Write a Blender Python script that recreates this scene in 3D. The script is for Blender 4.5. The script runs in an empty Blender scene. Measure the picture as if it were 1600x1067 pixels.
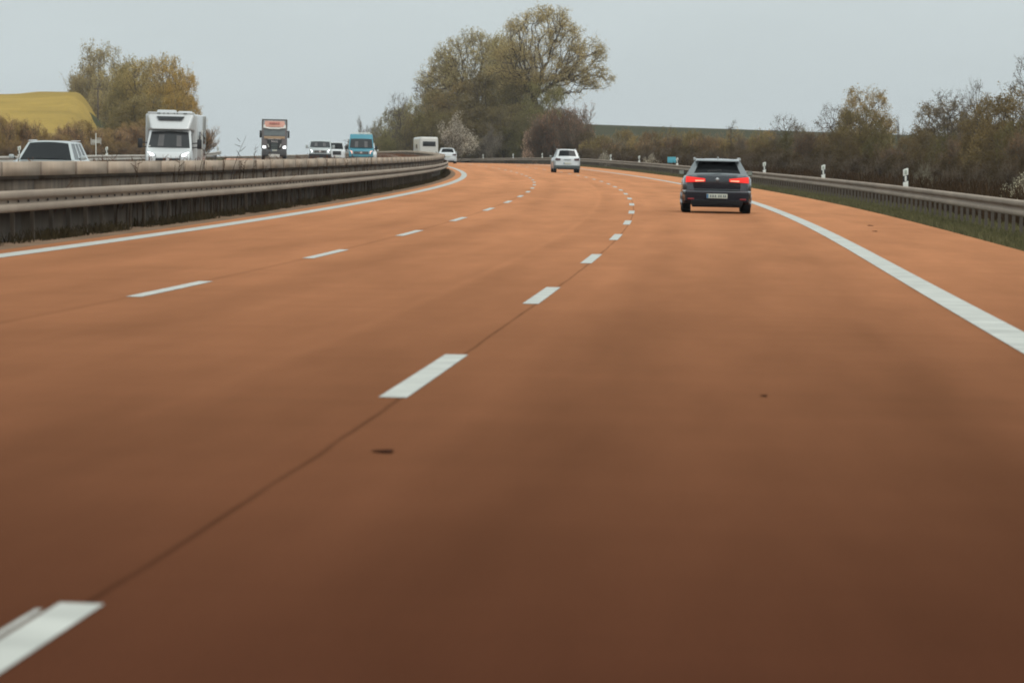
import bpy, bmesh, math, random
import numpy as np
from mathutils import Vector

sc = bpy.context.scene
col = sc.collection
PI = math.pi

# ------------------------------------------------------------------ camera, sky, sun, exposure
EYE = 1.25                      # camera height above the datum
FPX = 7265.5                    # focal length in photo pixels (1600 wide)
cam_d = bpy.data.cameras.new('camera')
cam = bpy.data.objects.new('camera', cam_d); col.objects.link(cam)
cam_d.sensor_width = 36.0
cam_d.lens = FPX / 1600 * 36
cam_d.clip_start = 0.5; cam_d.clip_end = 30000
PITCH = math.atan((533.5 - 250.0) / FPX)
cam.location = (0, 0, EYE)
cam.rotation_euler = (PI / 2 - PITCH, 0, 0)
cam_d.dof.use_dof = True
cam_d.dof.focus_distance = 150
cam_d.dof.aperture_fstop = 8.0
sc.camera = cam

world = bpy.data.worlds.new('World'); sc.world = world; world.use_nodes = True
wn = world.node_tree; wn.nodes.clear()
SUN_EL, SUN_AZ = math.radians(48), math.radians(150)
sky = wn.nodes.new('ShaderNodeTexSky'); sky.sky_type = 'NISHITA'; sky.sun_disc = False
sky.sun_elevation = SUN_EL; sky.sun_rotation = SUN_AZ; sky.dust_density = 4.0; sky.air_density = 1.0
sk_s = wn.nodes.new('ShaderNodeVectorMath'); sk_s.operation = 'SCALE'; sk_s.inputs['Scale'].default_value = 1.0
# closed cloud deck: even grey, a little brighter towards the zenith as overcast skies are
tc = wn.nodes.new('ShaderNodeTexCoord')
sep = wn.nodes.new('ShaderNodeSeparateXYZ')
ramp = wn.nodes.new('ShaderNodeValToRGB')
CLOUD = (5.40, 6.04, 6.14)
ramp.color_ramp.elements[0].position = 0.0; ramp.color_ramp.elements[0].color = (1, 1, 1, 1)
ramp.color_ramp.elements[1].position = 1.0; ramp.color_ramp.elements[1].color = (1.75, 1.72, 1.68, 1)
nz = wn.nodes.new('ShaderNodeTexNoise'); nz.inputs['Scale'].default_value = 13.0; nz.inputs['Detail'].default_value = 4.0
mapn = wn.nodes.new('ShaderNodeMapping'); mapn.inputs['Scale'].default_value = (1, 1, 3)
nmr = wn.nodes.new('ShaderNodeMapRange'); nmr.inputs['From Min'].default_value = 0.3; nmr.inputs['From Max'].default_value = 0.7; nmr.inputs['To Min'].default_value = 0.965; nmr.inputs['To Max'].default_value = 1.035
cm = wn.nodes.new('ShaderNodeVectorMath'); cm.operation = 'MULTIPLY'; cm.inputs[1].default_value = CLOUD
cm2 = wn.nodes.new('ShaderNodeVectorMath'); cm2.operation = 'SCALE'
mix = wn.nodes.new('ShaderNodeMix'); mix.data_type = 'RGBA'; mix.inputs['Factor'].default_value = 0.88
bg = wn.nodes.new('ShaderNodeBackground'); bg.inputs['Strength'].default_value = 0.12
wo = wn.nodes.new('ShaderNodeOutputWorld')
L = wn.links.new
L(tc.outputs['Generated'], sep.inputs[0]); L(sep.outputs['Z'], ramp.inputs[0])
L(tc.outputs['Generated'], mapn.inputs[0]); L(mapn.outputs[0], nz.inputs['Vector']); L(nz.outputs['Fac'], nmr.inputs['Value'])
L(ramp.outputs['Color'], cm.inputs[0]); L(cm.outputs[0], cm2.inputs[0]); L(nmr.outputs['Result'], cm2.inputs['Scale'])
L(sky.outputs[0], sk_s.inputs[0])
L(sk_s.outputs[0], mix.inputs['A']); L(cm2.outputs[0], mix.inputs['B'])
L(mix.outputs['Result'], bg.inputs['Color']); L(bg.outputs[0], wo.inputs['Surface'])

sun_d = bpy.data.lights.new('sun', 'SUN'); sun = bpy.data.objects.new('sun', sun_d); col.objects.link(sun)
sun_d.energy = 0.9; sun_d.angle = math.radians(25); sun_d.color = (1.0, 0.96, 0.9)
sdir = Vector((math.sin(SUN_AZ) * math.cos(SUN_EL), math.cos(SUN_AZ) * math.cos(SUN_EL), math.sin(SUN_EL)))
sun.rotation_euler = sdir.to_track_quat('Z', 'Y').to_euler()
sun.location = (0, 0, 60)

sc.view_settings.view_transform = 'Standard'
try: sc.view_settings.look = 'None'
except Exception: pass
sc.view_settings.gamma = 1.0; sc.view_settings.use_curve_mapping = False
sc.view_settings.exposure = 0.0
sc.cycles.filter_width = 1.9
sc.cycles.max_bounces = 6; sc.cycles.diffuse_bounces = 3; sc.cycles.glossy_bounces = 3
sc.cycles.transparent_max_bounces = 12
sc.cycles.volume_bounces = 0
try: sc.cycles.use_denoising = True
except Exception: pass

# ------------------------------------------------------------------ helpers
def tag(o, label=None, cat=None, group=None, kind=None):
    if label: o['label'] = label
    if cat: o['category'] = cat
    if group: o['group'] = group
    if kind: o['kind'] = kind
    return o

def empty(name, loc=(0, 0, 0), rot=(0, 0, 0)):
    o = bpy.data.objects.new(name, None); col.objects.link(o)
    o.location = loc; o.rotation_euler = rot; o.empty_display_size = 0.3
    return o

def link_mesh(name, me, mat=None, parent=None, smooth=False):
    if mat is not None:
        for m in (mat if isinstance(mat, (list, tuple)) else [mat]): me.materials.append(m)
    if smooth: me.shade_smooth()
    o = bpy.data.objects.new(name, me); col.objects.link(o)
    if parent is not None: o.parent = parent
    return o

def np_mesh(name, V, F, mat=None, parent=None, smooth=False, uv=None):
    """V (n,3), F (m,k) with the same k for all faces"""
    V = np.ascontiguousarray(V, dtype=np.float32); F = np.ascontiguousarray(F, dtype=np.int32)
    me = bpy.data.meshes.new(name)
    me.vertices.add(len(V)); me.vertices.foreach_set('co', V.ravel())
    k = F.shape[1]
    me.loops.add(F.size); me.loops.foreach_set('vertex_index', F.ravel())
    me.polygons.add(len(F)); me.polygons.foreach_set('loop_start', np.arange(0, F.size, k, dtype=np.int32))
    if uv is not None:
        ul = me.uv_layers.new(name='road')
        ul.data.foreach_set('uv', np.ascontiguousarray(uv[F.ravel()], dtype=np.float32).ravel())
    me.update(calc_edges=True); me.validate()
    return link_mesh(name, me, mat, parent, smooth)

def copy_tree(o, parent=None):
    c = o.copy(); col.objects.link(c)
    if parent is not None: c.parent = parent
    for ch in list(o.children): copy_tree(ch, c)
    return c

class MB:
    def __init__(self): self.v = []; self.f = []
    def add(self, vs, fs):
        b = len(self.v); self.v += [tuple(map(float, p)) for p in vs]; self.f += [tuple(b + i for i in f) for f in fs]
        return self
    def box(self, c, s, rz=0):
        x, y, z = [q / 2 for q in s]; ca, sa = math.cos(rz), math.sin(rz)
        P = [(-x, -y, -z), (x, -y, -z), (x, y, -z), (-x, y, -z), (-x, -y, z), (x, -y, z), (x, y, z), (-x, y, z)]
        P = [(c[0] + a * ca - b * sa, c[1] + a * sa + b * ca, c[2] + d) for a, b, d in P]
        return self.hexa(P)
    def hexa(self, P):   # bottom 4 ccw, top 4 ccw
        return self.add(P, [(3, 2, 1, 0), (4, 5, 6, 7), (0, 1, 5, 4), (1, 2, 6, 5), (2, 3, 7, 6), (3, 0, 4, 7)])
    def tube(self, p0, p1, r0, r1=None, n=8):
        r1 = r0 if r1 is None else r1
        p0, p1 = Vector(p0), Vector(p1); d = (p1 - p0).normalized()
        a = d.orthogonal().normalized(); b = d.cross(a)
        vs = []
        for p, r in ((p0, r0), (p1, r1)):
            for i in range(n):
                t = 2 * PI * i / n; vs.append(p + (a * math.cos(t) + b * math.sin(t)) * r)
        fs = [(i, (i + 1) % n, n + (i + 1) % n, n + i) for i in range(n)] + [tuple(range(n - 1, -1, -1)), tuple(range(n, 2 * n))]
        return self.add(vs, fs)
    def lathe_x(self, c, prof, n=28):
        """prof: list of (x, r) along local x, closed loop into rings"""
        vs = []; m = len(prof)
        for (x, r) in prof:
            for i in range(n):
                t = 2 * PI * i / n; vs.append((c[0] + x, c[1] + r * math.cos(t), c[2] + r * math.sin(t)))
        fs = []
        for k in range(m - 1):
            for i in range(n): fs.append((k * n + i, k * n + (i + 1) % n, (k + 1) * n + (i + 1) % n, (k + 1) * n + i))
        fs.append(tuple(range(n))[::-1]); fs.append(tuple(range((m - 1) * n, m * n)))
        return self.add(vs, fs)
    def slab(self, P, u0, u1, v0, v1, t, bulge=0.0, off=0.0, nu=4, nv=3):
        """closed thin curved slab on the bilinear patch P (p00,p10,p11,p01), pushed `off` outwards, thickness t inwards"""
        P = [Vector(p) for p in P]
        n = (P[1] - P[0] + P[2] - P[3]).cross(P[3] - P[0] + P[2] - P[1]).normalized()
        def q(u, v):
            p = P[0] * (1 - u) * (1 - v) + P[1] * u * (1 - v) + P[2] * u * v + P[3] * (1 - u) * v
            return p + n * (off + bulge * (1 - (2 * u - 1) ** 2))
        vs = []; idx = {}
        for s in (0, 1):
            for j in range(nv + 1):
                for i in range(nu + 1):
                    idx[s, i, j] = len(vs)
                    vs.append(q(u0 + (u1 - u0) * i / nu, v0 + (v1 - v0) * j / nv) - n * (t * s))
        fs = []
        for j in range(nv):
            for i in range(nu):
                fs.append((idx[0, i, j], idx[0, i + 1, j], idx[0, i + 1, j + 1], idx[0, i, j + 1]))
                fs.append((idx[1, i, j], idx[1, i, j + 1], idx[1, i + 1, j + 1], idx[1, i + 1, j]))
        for i in range(nu):
            fs.append((idx[0, i + 1, 0], idx[0, i, 0], idx[1, i, 0], idx[1, i + 1, 0]))
            fs.append((idx[0, i, nv], idx[0, i + 1, nv], idx[1, i + 1, nv], idx[1, i, nv]))
        for j in range(nv):
            fs.append((idx[0, 0, j], idx[0, 0, j + 1], idx[1, 0, j + 1], idx[1, 0, j]))
            fs.append((idx[0, nu, j + 1], idx[0, nu, j], idx[1, nu, j], idx[1, nu, j + 1]))
        return self.add(vs, fs)
    def mesh(self, name, bevel=0, seg=2, angle=35, recalc=True):
        me = bpy.data.meshes.new(name); me.from_pydata(self.v, [], self.f)
        bm = bmesh.new(); bm.from_mesh(me)
        if recalc: bmesh.ops.recalc_face_normals(bm, faces=bm.faces)
        if bevel > 0:
            es = [e for e in bm.edges if len(e.link_faces) == 2 and e.calc_face_angle(0) > math.radians(angle)]
            bmesh.ops.bevel(bm, geom=es, offset=bevel, segments=seg, affect='EDGES', profile=0.6, clamp_overlap=True)
        for e in bm.edges: e.smooth = not (len(e.link_faces) == 2 and e.calc_face_angle(0) > math.radians(42))
        for f in bm.faces: f.smooth = True
        bm.to_mesh(me); bm.free()
        return me
    def build(self, name, mat, parent=None, bevel=0, seg=2, angle=35):
        return link_mesh(name, self.mesh(name, bevel, seg, angle), mat, parent)

# ------------------------------------------------------------------ materials
def new_mat(name):
    m = bpy.data.materials.new(name); m.use_nodes = True
    m.node_tree.nodes.clear(); o = m.node_tree.nodes.new('ShaderNodeOutputMaterial')
    return m, m.node_tree, o

def mat_simple(name, c, rough=0.5, metal=0.0, coat=0.0, noise=0.12, nscale=6.0, emit=None, estr=0.0, spec=0.5):
    m, t, o = new_mat(name); N = t.nodes.new; K = t.links.new
    b = N('ShaderNodeBsdfPrincipled'); b.inputs['Roughness'].default_value = rough; b.inputs['Metallic'].default_value = metal
    b.inputs['Coat Weight'].default_value = coat; b.inputs['Coat Roughness'].default_value = 0.08
    b.inputs['Specular IOR Level'].default_value = spec
    g = N('ShaderNodeTexCoord'); n = N('ShaderNodeTexNoise'); n.inputs['Scale'].default_value = nscale; n.inputs['Detail'].default_value = 5
    r = N('ShaderNodeMapRange'); r.inputs['To Min'].default_value = 1 - noise; r.inputs['To Max'].default_value = 1 + noise
    v = N('ShaderNodeVectorMath'); v.operation = 'SCALE'; v.inputs[0].default_value = c[:3]
    K(g.outputs['Object'], n.inputs['Vector']); K(n.outputs['Fac'], r.inputs['Value']); K(r.outputs['Result'], v.inputs['Scale'])
    K(v.outputs[0], b.inputs['Base Color'])
    if emit: b.inputs['Emission Color'].default_value = (*emit, 1); b.inputs['Emission Strength'].default_value = estr
    K(b.outputs[0], o.inputs['Surface'])
    return m

def mat_glass(name, tint, trans=0.35, rough=0.04, ior=1.5):
    m, t, o = new_mat(name); N = t.nodes.new; K = t.links.new
    tr = N('ShaderNodeBsdfTransparent'); tr.inputs['Color'].default_value = (*[q * 1.0 for q in tint], 1)
    df = N('ShaderNodeBsdfDiffuse'); df.inputs['Color'].default_value = (0.012, 0.014, 0.015, 1)
    gl = N('ShaderNodeBsdfGlossy'); gl.inputs['Roughness'].default_value = rough
    fr = N('ShaderNodeFresnel'); fr.inputs['IOR'].default_value = ior
    m1 = N('ShaderNodeMixShader'); m1.inputs[0].default_value = trans
    m2 = N('ShaderNodeMixShader')
    K(df.outputs[0], m1.inputs[1]); K(tr.outputs[0], m1.inputs[2]); K(fr.outputs[0], m2.inputs[0]); K(m1.outputs[0], m2.inputs[1]); K(gl.outputs[0], m2.inputs[2])
    K(m2.outputs[0], o.inputs['Surface'])
    return m

def mat_leaf(name, c, var=0.35, trans=0.35):
    """leaves: per-clump tone from object-space noise and per-object tint from the object colour"""
    m, t, o = new_mat(name); N = t.nodes.new; K = t.links.new
    g = N('ShaderNodeTexCoord'); n = N('ShaderNodeTexNoise'); n.inputs['Scale'].default_value = 0.55; n.inputs['Detail'].default_value = 3
    n2 = N('ShaderNodeTexNoise'); n2.inputs['Scale'].default_value = 4.0
    r = N('ShaderNodeMapRange'); r.inputs['From Min'].default_value = 0.3; r.inputs['From Max'].default_value = 0.7
    r.inputs['To Min'].default_value = 1 - var; r.inputs['To Max'].default_value = 1 + var
    r2 = N('ShaderNodeMapRange'); r2.inputs['From Min'].default_value = 0.3; r2.inputs['From Max'].default_value = 0.7
    r2.inputs['To Min'].default_value = 0.75; r2.inputs['To Max'].default_value = 1.25
    mu = N('ShaderNodeMath'); mu.operation = 'MULTIPLY'
    oi = N('ShaderNodeObjectInfo'); vm = N('ShaderNodeVectorMath'); vm.operation = 'MULTIPLY'; vm.inputs[1].default_value = c
    v = N('ShaderNodeVectorMath'); v.operation = 'SCALE'
    K(g.outputs['Object'], n.inputs['Vector']); K(g.outputs['Object'], n2.inputs['Vector'])
    K(n.outputs['Fac'], r.inputs['Value']); K(n2.outputs['Fac'], r2.inputs['Value'])
    K(r.outputs[0], mu.inputs[0]); K(r2.outputs[0], mu.inputs[1])
    K(oi.outputs['Color'], vm.inputs[0]); K(vm.outputs[0], v.inputs[0]); K(mu.outputs[0], v.inputs['Scale'])
    d = N('ShaderNodeBsdfDiffuse'); tl = N('ShaderNodeBsdfTranslucent'); mx = N('ShaderNodeMixShader'); mx.inputs[0].default_value = trans
    K(v.outputs[0], d.inputs['Color']); K(v.outputs[0], tl.inputs['Color'])
    K(d.outputs[0], mx.inputs[1]); K(tl.outputs[0], mx.inputs[2]); K(mx.outputs[0], o.inputs['Surface'])
    return m

def mat_ground(name, cols, scales=(0.05, 0.6), rough=0.95, bump=0.3):
    m, t, o = new_mat(name); N = t.nodes.new; K = t.links.new
    g = N('ShaderNodeNewGeometry')
    n = N('ShaderNodeTexNoise'); n.inputs['Scale'].default_value = scales[0]; n.inputs['Detail'].default_value = 6
    n2 = N('ShaderNodeTexNoise'); n2.inputs['Scale'].default_value = scales[1]; n2.inputs['Detail'].default_value = 8; n2.inputs['Roughness'].default_value = 0.7
    ra = N('ShaderNodeValToRGB'); e = ra.color_ramp.elements
    e[0].position = 0.36; e[0].color = (*cols[0], 1); e[1].position = 0.64; e[1].color = (*cols[-1], 1)
    if len(cols) == 3: q = e.new(0.5); q.color = (*cols[1], 1)
    ad = N('ShaderNodeMath'); ad.operation = 'MULTIPLY_ADD'; ad.inputs[1].default_value = 0.6; 
    sb = N('ShaderNodeMath'); sb.operation = 'MULTIPLY'; sb.inputs[1].default_value = 0.4
    b = N('ShaderNodeBsdfDiffuse')
    K(g.outputs['Position'], n.inputs['Vector']); K(g.outputs['Position'], n2.inputs['Vector'])
    K(n2.outputs['Fac'], sb.inputs[0]); K(n.outputs['Fac'], ad.inputs[0]); K(sb.outputs[0], ad.inputs[2]); K(ad.outputs[0], ra.inputs[0])
    K(ra.outputs[0], b.inputs['Color']); K(b.outputs[0], o.inputs['Surface'])
    return m

def math_node(t, op, a, b=None, c=None):
    n = t.nodes.new('ShaderNodeMath'); n.operation = op
    for i, q in enumerate((a, b, c)):
        if q is None: continue
        if isinstance(q, (int, float)): n.inputs[i].default_value = q
        else: t.links.new(q, n.inputs[i])
    return n.outputs[0]

def mat_road(name, base, sheen, joints, power=22.0, wear=True):
    """red-brown asphalt; UV = (offset, station) in metres. At grazing angles the polished stones reflect more."""
    m, t, o = new_mat(name); N = t.nodes.new; K = t.links.new
    uv = N('ShaderNodeUVMap'); uv.uv_map = 'road'
    sp = N('ShaderNodeSeparateXYZ'); K(uv.outputs[0], sp.inputs[0])
    U, V = sp.outputs['X'], sp.outputs['Y']
    def noise(su, sv, detail=4, rough=0.55, seed=0.0):
        cx = N('ShaderNodeCombineXYZ'); K(math_node(t, 'MULTIPLY', U, su), cx.inputs[0]); K(math_node(t, 'MULTIPLY_ADD', V, sv, seed), cx.inputs[1]); cx.inputs[2].default_value = seed
        n = N('ShaderNodeTexNoise'); n.inputs['Scale'].default_value = 1.0; n.inputs['Detail'].default_value = detail; n.inputs['Roughness'].default_value = rough
        K(cx.outputs[0], n.inputs['Vector']); return n.outputs['Fac']
    def rng(x, a, b, lo, hi):
        r = N('ShaderNodeMapRange'); r.inputs['From Min'].default_value = a; r.inputs['From Max'].default_value = b
        r.inputs['To Min'].default_value = lo; r.inputs['To Max'].default_value = hi; K(x, r.inputs['Value']); return r.outputs[0]
    f = rng(noise(0.25, 0.02, 3, 0.5, 3.1), 0.3, 0.7, 0.92, 1.08)
    f = math_node(t, 'MULTIPLY', f, rng(noise(1.3, 0.12, 5, 0.6, 7.7), 0.3, 0.7, 0.9, 1.1))
    f = math_node(t, 'MULTIPLY', f, rng(noise(0.35, 1.1, 4, 0.6, 1.7), 0.3, 0.7, 0.97, 1.03))   # laying marks across
    f = math_node(t, 'MULTIPLY', f, rng(noise(70, 40, 3, 0.8, 5.0), 0.3, 0.7, 0.88, 1.12))        # aggregate
    fac_dark = f
    # wheel tracks: slightly polished bands, darker centre strip with oil drips
    trk = None
    for c0, w, a in (((1.0, 0.32, 0.13), (2.85, 0.35, 0.15), (-1.0, 0.07, -0.08), (-0.75, 0.3, 0.10), (-2.7, 0.35, 0.12), (2.2, 0.5, 0.10), (-4.6, 0.4, 0.10), (-6.4, 0.4, 0.08), (4.9, 0.25, -0.05), (0.45, 0.12, -0.05))):
        d = math_node(t, 'DIVIDE', math_node(t, 'SUBTRACT', U, c0), w)
        gss = math_node(t, 'POWER', 2.718, math_node(t, 'MULTIPLY', math_node(t, 'MULTIPLY', d, d), -1.0))
        trk = math_node(t, 'MULTIPLY', gss, a) if trk is None else math_node(t, 'MULTIPLY_ADD', gss, a, trk)
    nvar = rng(noise(0.6, 0.05, 3, 0.5, 9.0), 0.35, 0.65, 0.2, 1.3)
    trk = math_node(t, 'MULTIPLY', trk, nvar)
    f = math_node(t, 'MULTIPLY', f, math_node(t, 'SUBTRACT', 1.0, trk))
    # longitudinal joints
    jn = None
    wob = rng(noise(0.01, 0.13, 4, 0.65, 12.0), 0.3, 0.7, -0.014, 0.014)
    for c0, w, a in joints:
        d = math_node(t, 'DIVIDE', math_node(t, 'ADD', math_node(t, 'SUBTRACT', U, c0), wob), w)
        gss = math_node(t, 'POWER', 2.718, math_node(t, 'MULTIPLY', math_node(t, 'MULTIPLY', d, d), -1.0))
        jn = math_node(t, 'MULTIPLY', gss, a) if jn is None else math_node(t, 'MULTIPLY_ADD', gss, a, jn)
    jv = rng(noise(0.0, 0.5, 4, 0.6, 2.0), 0.3, 0.7, 0.5, 1.2)
    f = math_node(t, 'MULTIPLY', f, math_node(t, 'SUBTRACT', 1.0, math_node(t, 'MULTIPLY', jn, jv)))
    vb = N('ShaderNodeVectorMath'); vb.operation = 'SCALE'; vb.inputs[0].default_value = base; K(f, vb.inputs['Scale'])
    vs = N('ShaderNodeVectorMath'); vs.operation = 'SCALE'; vs.inputs[0].default_value = sheen; K(f, vs.inputs['Scale'])
    d = N('ShaderNodeBsdfDiffuse'); K(vb.outputs[0], d.inputs['Color'])
    g = N('ShaderNodeBsdfGlossy'); g.inputs['Roughness'].default_value = 0.55; K(vs.outputs[0], g.inputs['Color'])
    lw = N('ShaderNodeLayerWeight'); lw.inputs['Blend'].default_value = 0.5
    pw = math_node(t, 'POWER', lw.outputs['Facing'], power)
    mx = N('ShaderNodeMixShader'); K(pw, mx.inputs[0]); K(d.outputs[0], mx.inputs[1]); K(g.outputs[0], mx.inputs[2])
    K(mx.outputs[0], o.inputs['Surface'])
    return m

def mat_concrete(name, c, stain=0.35, sscale=(1.2, 1.2, 0.35)):
    m, t, o = new_mat(name); N = t.nodes.new; K = t.links.new
    g = N('ShaderNodeNewGeometry'); mp = N('ShaderNodeMapping'); mp.inputs['Scale'].default_value = sscale
    n = N('ShaderNodeTexNoise'); n.inputs['Scale'].default_value = 1.0; n.inputs['Detail'].default_value = 7; n.inputs['Roughness'].default_value = 0.65
    r = N('ShaderNodeMapRange'); r.inputs['From Min'].default_value = 0.35; r.inputs['From Max'].default_value = 0.65
    r.inputs['To Min'].default_value = 1 - stain; r.inputs['To Max'].default_value = 1 + stain * 0.6
    oi = N('ShaderNodeObjectInfo'); rr = N('ShaderNodeMapRange'); rr.inputs['To Min'].default_value = 0.93; rr.inputs['To Max'].default_value = 1.07
    mu = math_node
    v = N('ShaderNodeVectorMath'); v.operation = 'SCALE'; v.inputs[0].default_value = c
    b = N('ShaderNodeBsdfPrincipled'); b.inputs['Roughness'].default_value = 0.85; b.inputs['Specular IOR Level'].default_value = 0.3
    K(g.outputs['Position'], mp.inputs[0]); K(mp.outputs[0], n.inputs['Vector']); K(n.outputs['Fac'], r.inputs['Value']); K(oi.outputs['Random'], rr.inputs['Value'])
    K(math_node(t, 'MULTIPLY', r.outputs[0], rr.outputs[0]), v.inputs['Scale']); K(v.outputs[0], b.inputs['Base Color']); K(b.outputs[0], o.inputs['Surface'])
    return m

def mat_marking(name, c):
    m, t, o = new_mat(name); N = t.nodes.new; K = t.links.new
    uv = N('ShaderNodeUVMap'); uv.uv_map = 'road'
    n = N('ShaderNodeTexNoise'); n.inputs['Scale'].default_value = 2.2; n.inputs['Detail'].default_value = 6; K(uv.outputs[0], n.inputs['Vector'])
    r = N('ShaderNodeMapRange'); r.inputs['From Min'].default_value = 0.3; r.inputs['From Max'].default_value = 0.7; r.inputs['To Min'].default_value = 0.78; r.inputs['To Max'].default_value = 1.08
    v = N('ShaderNodeVectorMath'); v.operation = 'SCALE'; v.inputs[0].default_value = c
    b = N('ShaderNodeBsdfPrincipled'); b.inputs['Roughness'].default_value = 0.7; b.inputs['Specular IOR Level'].default_value = 0.2
    K(n.outputs['Fac'], r.inputs['Value']); K(r.outputs[0], v.inputs['Scale']); K(v.outputs[0], b.inputs['Base Color']); K(b.outputs[0], o.inputs['Surface'])
    return m

M = {}
M['road'] = mat_road('red_brown_asphalt', (0.066, 0.0235, 0.0135), (0.80, 0.352, 0.172), ((0.03, 0.013, 0.42), (-3.62, 0.05, 0.16), (3.75, 0.03, 0.1)), 27.0)
M['road2'] = mat_road('oncoming_asphalt', (0.13, 0.065, 0.042), (0.80, 0.46, 0.33), ((-16.4, 0.03, 0.2), (-20.2, 0.03, 0.2)))
M['tar'] = mat_ground('tar_stain', ((0.045, 0.020, 0.013), (0.055, 0.024, 0.015)), (2.0, 8.0))
M['line'] = mat_marking('road_marking_paint', (0.53, 0.53, 0.48))
M['gutter'] = mat_ground('dusty_gutter', ((0.20, 0.135, 0.09), (0.30, 0.20, 0.135)), (0.5, 3.0))
M['ground'] = mat_ground('grassland', ((0.060, 0.060, 0.030), (0.085, 0.080, 0.040), (0.115, 0.095, 0.055)), (0.03, 0.5))
M['hill'] = mat_ground('hill_grass', ((0.060, 0.060, 0.038), (0.082, 0.078, 0.050)), (0.02, 0.2))
M['rape'] = mat_ground('rapeseed', ((0.27, 0.19, 0.055), (0.44, 0.30, 0.085)), (0.05, 1.2))
M['grass'] = mat_leaf('verge_grass_blades', (0.115, 0.115, 0.055))
M['dry'] = mat_leaf('dry_stalks', (0.16, 0.105, 0.07))
M['cap'] = mat_concrete('pale_concrete', (0.50, 0.39, 0.295), 0.16)
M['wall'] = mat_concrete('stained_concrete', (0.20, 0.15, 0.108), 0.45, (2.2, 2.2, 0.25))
M['plinth'] = mat_concrete('shade_toned_concrete', (0.125, 0.10, 0.076), 0.35, (1.5, 1.5, 0.6))  # shade below the rail and in the cap gaps, put into a darker colour
M['rail'] = mat_concrete('weathered_galvanised_steel', (0.355, 0.28, 0.215), 0.14, (0.4, 0.4, 2.0))
M['rail2'] = mat_concrete('pale_steel', (0.5, 0.47, 0.42), 0.14, (0.4, 0.4, 2.0))
M['joint'] = mat_simple('dark_joint_seal', (0.27, 0.205, 0.155), 0.8)
M['post'] = mat_simple('dull_steel', (0.10, 0.082, 0.066), 0.7, 0.0)
M['bolt'] = mat_simple('dark_bolt', (0.06, 0.05, 0.045), 0.6, 0.2)
M['white'] = mat_simple('white_plastic', (0.78, 0.78, 0.72), 0.5)
M['black'] = mat_simple('black_plastic', (0.02, 0.02, 0.02), 0.6)
M['reflector'] = mat_simple('grey_green_reflector', (0.42, 0.46, 0.40), 0.2)
M['signblue'] = mat_simple('turquoise_sign', (0.10, 0.42, 0.52), 0.4)
M['bark'] = mat_simple('bark', (0.12, 0.095, 0.075), 0.9, noise=0.3, nscale=3, spec=0.1)
M['twig'] = mat_simple('twigs', (0.17, 0.135, 0.10), 0.9, noise=0.3, nscale=2, spec=0.1)
M['leaf'] = mat_leaf('leaves', (1, 1, 1), 0.3, 0.42)
# vehicles
M['navy'] = mat_simple('dark_navy_paint', (0.022, 0.026, 0.034), 0.25, 0.1, 1.0, 0.05)
M['navy_sheen'] = mat_simple('navy_paint_sky_sheen', (0.17, 0.19, 0.195), 0.25, 0.3, 1.0, 0.05)  # sky reflection on the navy roof and pillars, painted as a paler colour
M['wpaint'] = mat_simple('white_paint', (0.62, 0.64, 0.635), 0.35, 0, 0.8, 0.03)
M['cream'] = mat_simple('cream_paint', (0.62, 0.60, 0.545), 0.4, 0, 0.3, 0.03)
M['silver'] = mat_simple('silver_paint', (0.45, 0.485, 0.475), 0.35, 0.3, 0.8, 0.03)
M['teal'] = mat_simple('teal_paint', (0.03, 0.24, 0.32), 0.35, 0, 0.8, 0.03)
M['brown'] = mat_simple('grey_brown_paint', (0.15, 0.125, 0.125), 0.4, 0.2, 0.5, 0.05)
M['orange'] = mat_simple('salmon_orange_paint', (0.55, 0.27, 0.20), 0.5)
M['ochre'] = mat_simple('ochre_paint', (0.46, 0.31, 0.19), 0.5)
M['redmark'] = mat_simple('red_lettering', (0.40, 0.12, 0.09), 0.5)
M['chrome'] = mat_simple('chrome', (0.75, 0.75, 0.74), 0.2, 0.9)
M['trim'] = mat_simple('black_trim', (0.018, 0.018, 0.019), 0.5)
M['cladding'] = mat_simple('grey_cladding', (0.10, 0.12, 0.115), 0.55)
M['tyre'] = mat_simple('tyre_rubber', (0.012, 0.012, 0.013), 0.8)
M['rim'] = mat_simple('alloy_rim', (0.35, 0.35, 0.36), 0.35, 0.8)
M['glass'] = mat_glass('tinted_glass', (0.55, 0.6, 0.6), 0.45)
M['glassd'] = mat_glass('dark_glass', (0.4, 0.43, 0.43), 0.12, 0.06, 1.28)
M['seat'] = mat_simple('seat_fabric', (0.05, 0.05, 0.05), 0.9)
M['person'] = mat_simple('pale_clothing', (0.35, 0.32, 0.30), 0.9)
M['brake'] = mat_simple('lit_brake_light', (0.25, 0.01, 0.01), 0.2, emit=(1.0, 0.022, 0.010), estr=0.95)
M['brake2'] = mat_simple('bright_lamp_core', (0.8, 0.3, 0.2), 0.2, emit=(1.0, 0.28, 0.16), estr=1.5)
M['redlens'] = mat_simple('red_lens', (0.30, 0.03, 0.03), 0.2)
M['darklens'] = mat_simple('dark_red_lens', (0.08, 0.03, 0.03), 0.2)
M['lamp'] = mat_simple('lit_headlight', (0.9, 0.9, 0.9), 0.1, emit=(0.95, 0.98, 1.0), estr=2.2)
M['lampw'] = mat_simple('warm_headlight', (0.9, 0.6, 0.5), 0.1, emit=(1.0, 0.50, 0.36), estr=1.3)
M['lens'] = mat_simple('headlight_lens', (0.42, 0.45, 0.46), 0.12)
M['amber'] = mat_simple('amber_lens', (0.6, 0.2, 0.04), 0.2)
M['plate'] = mat_simple('plate_white', (0.62, 0.62, 0.52), 0.4)
M['plateblue'] = mat_simple('plate_blue', (0.05, 0.17, 0.32), 0.4)
M['greyglass'] = mat_glass('hazy_glass', (0.55, 0.6, 0.6), 0.5, 0.15)
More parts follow.
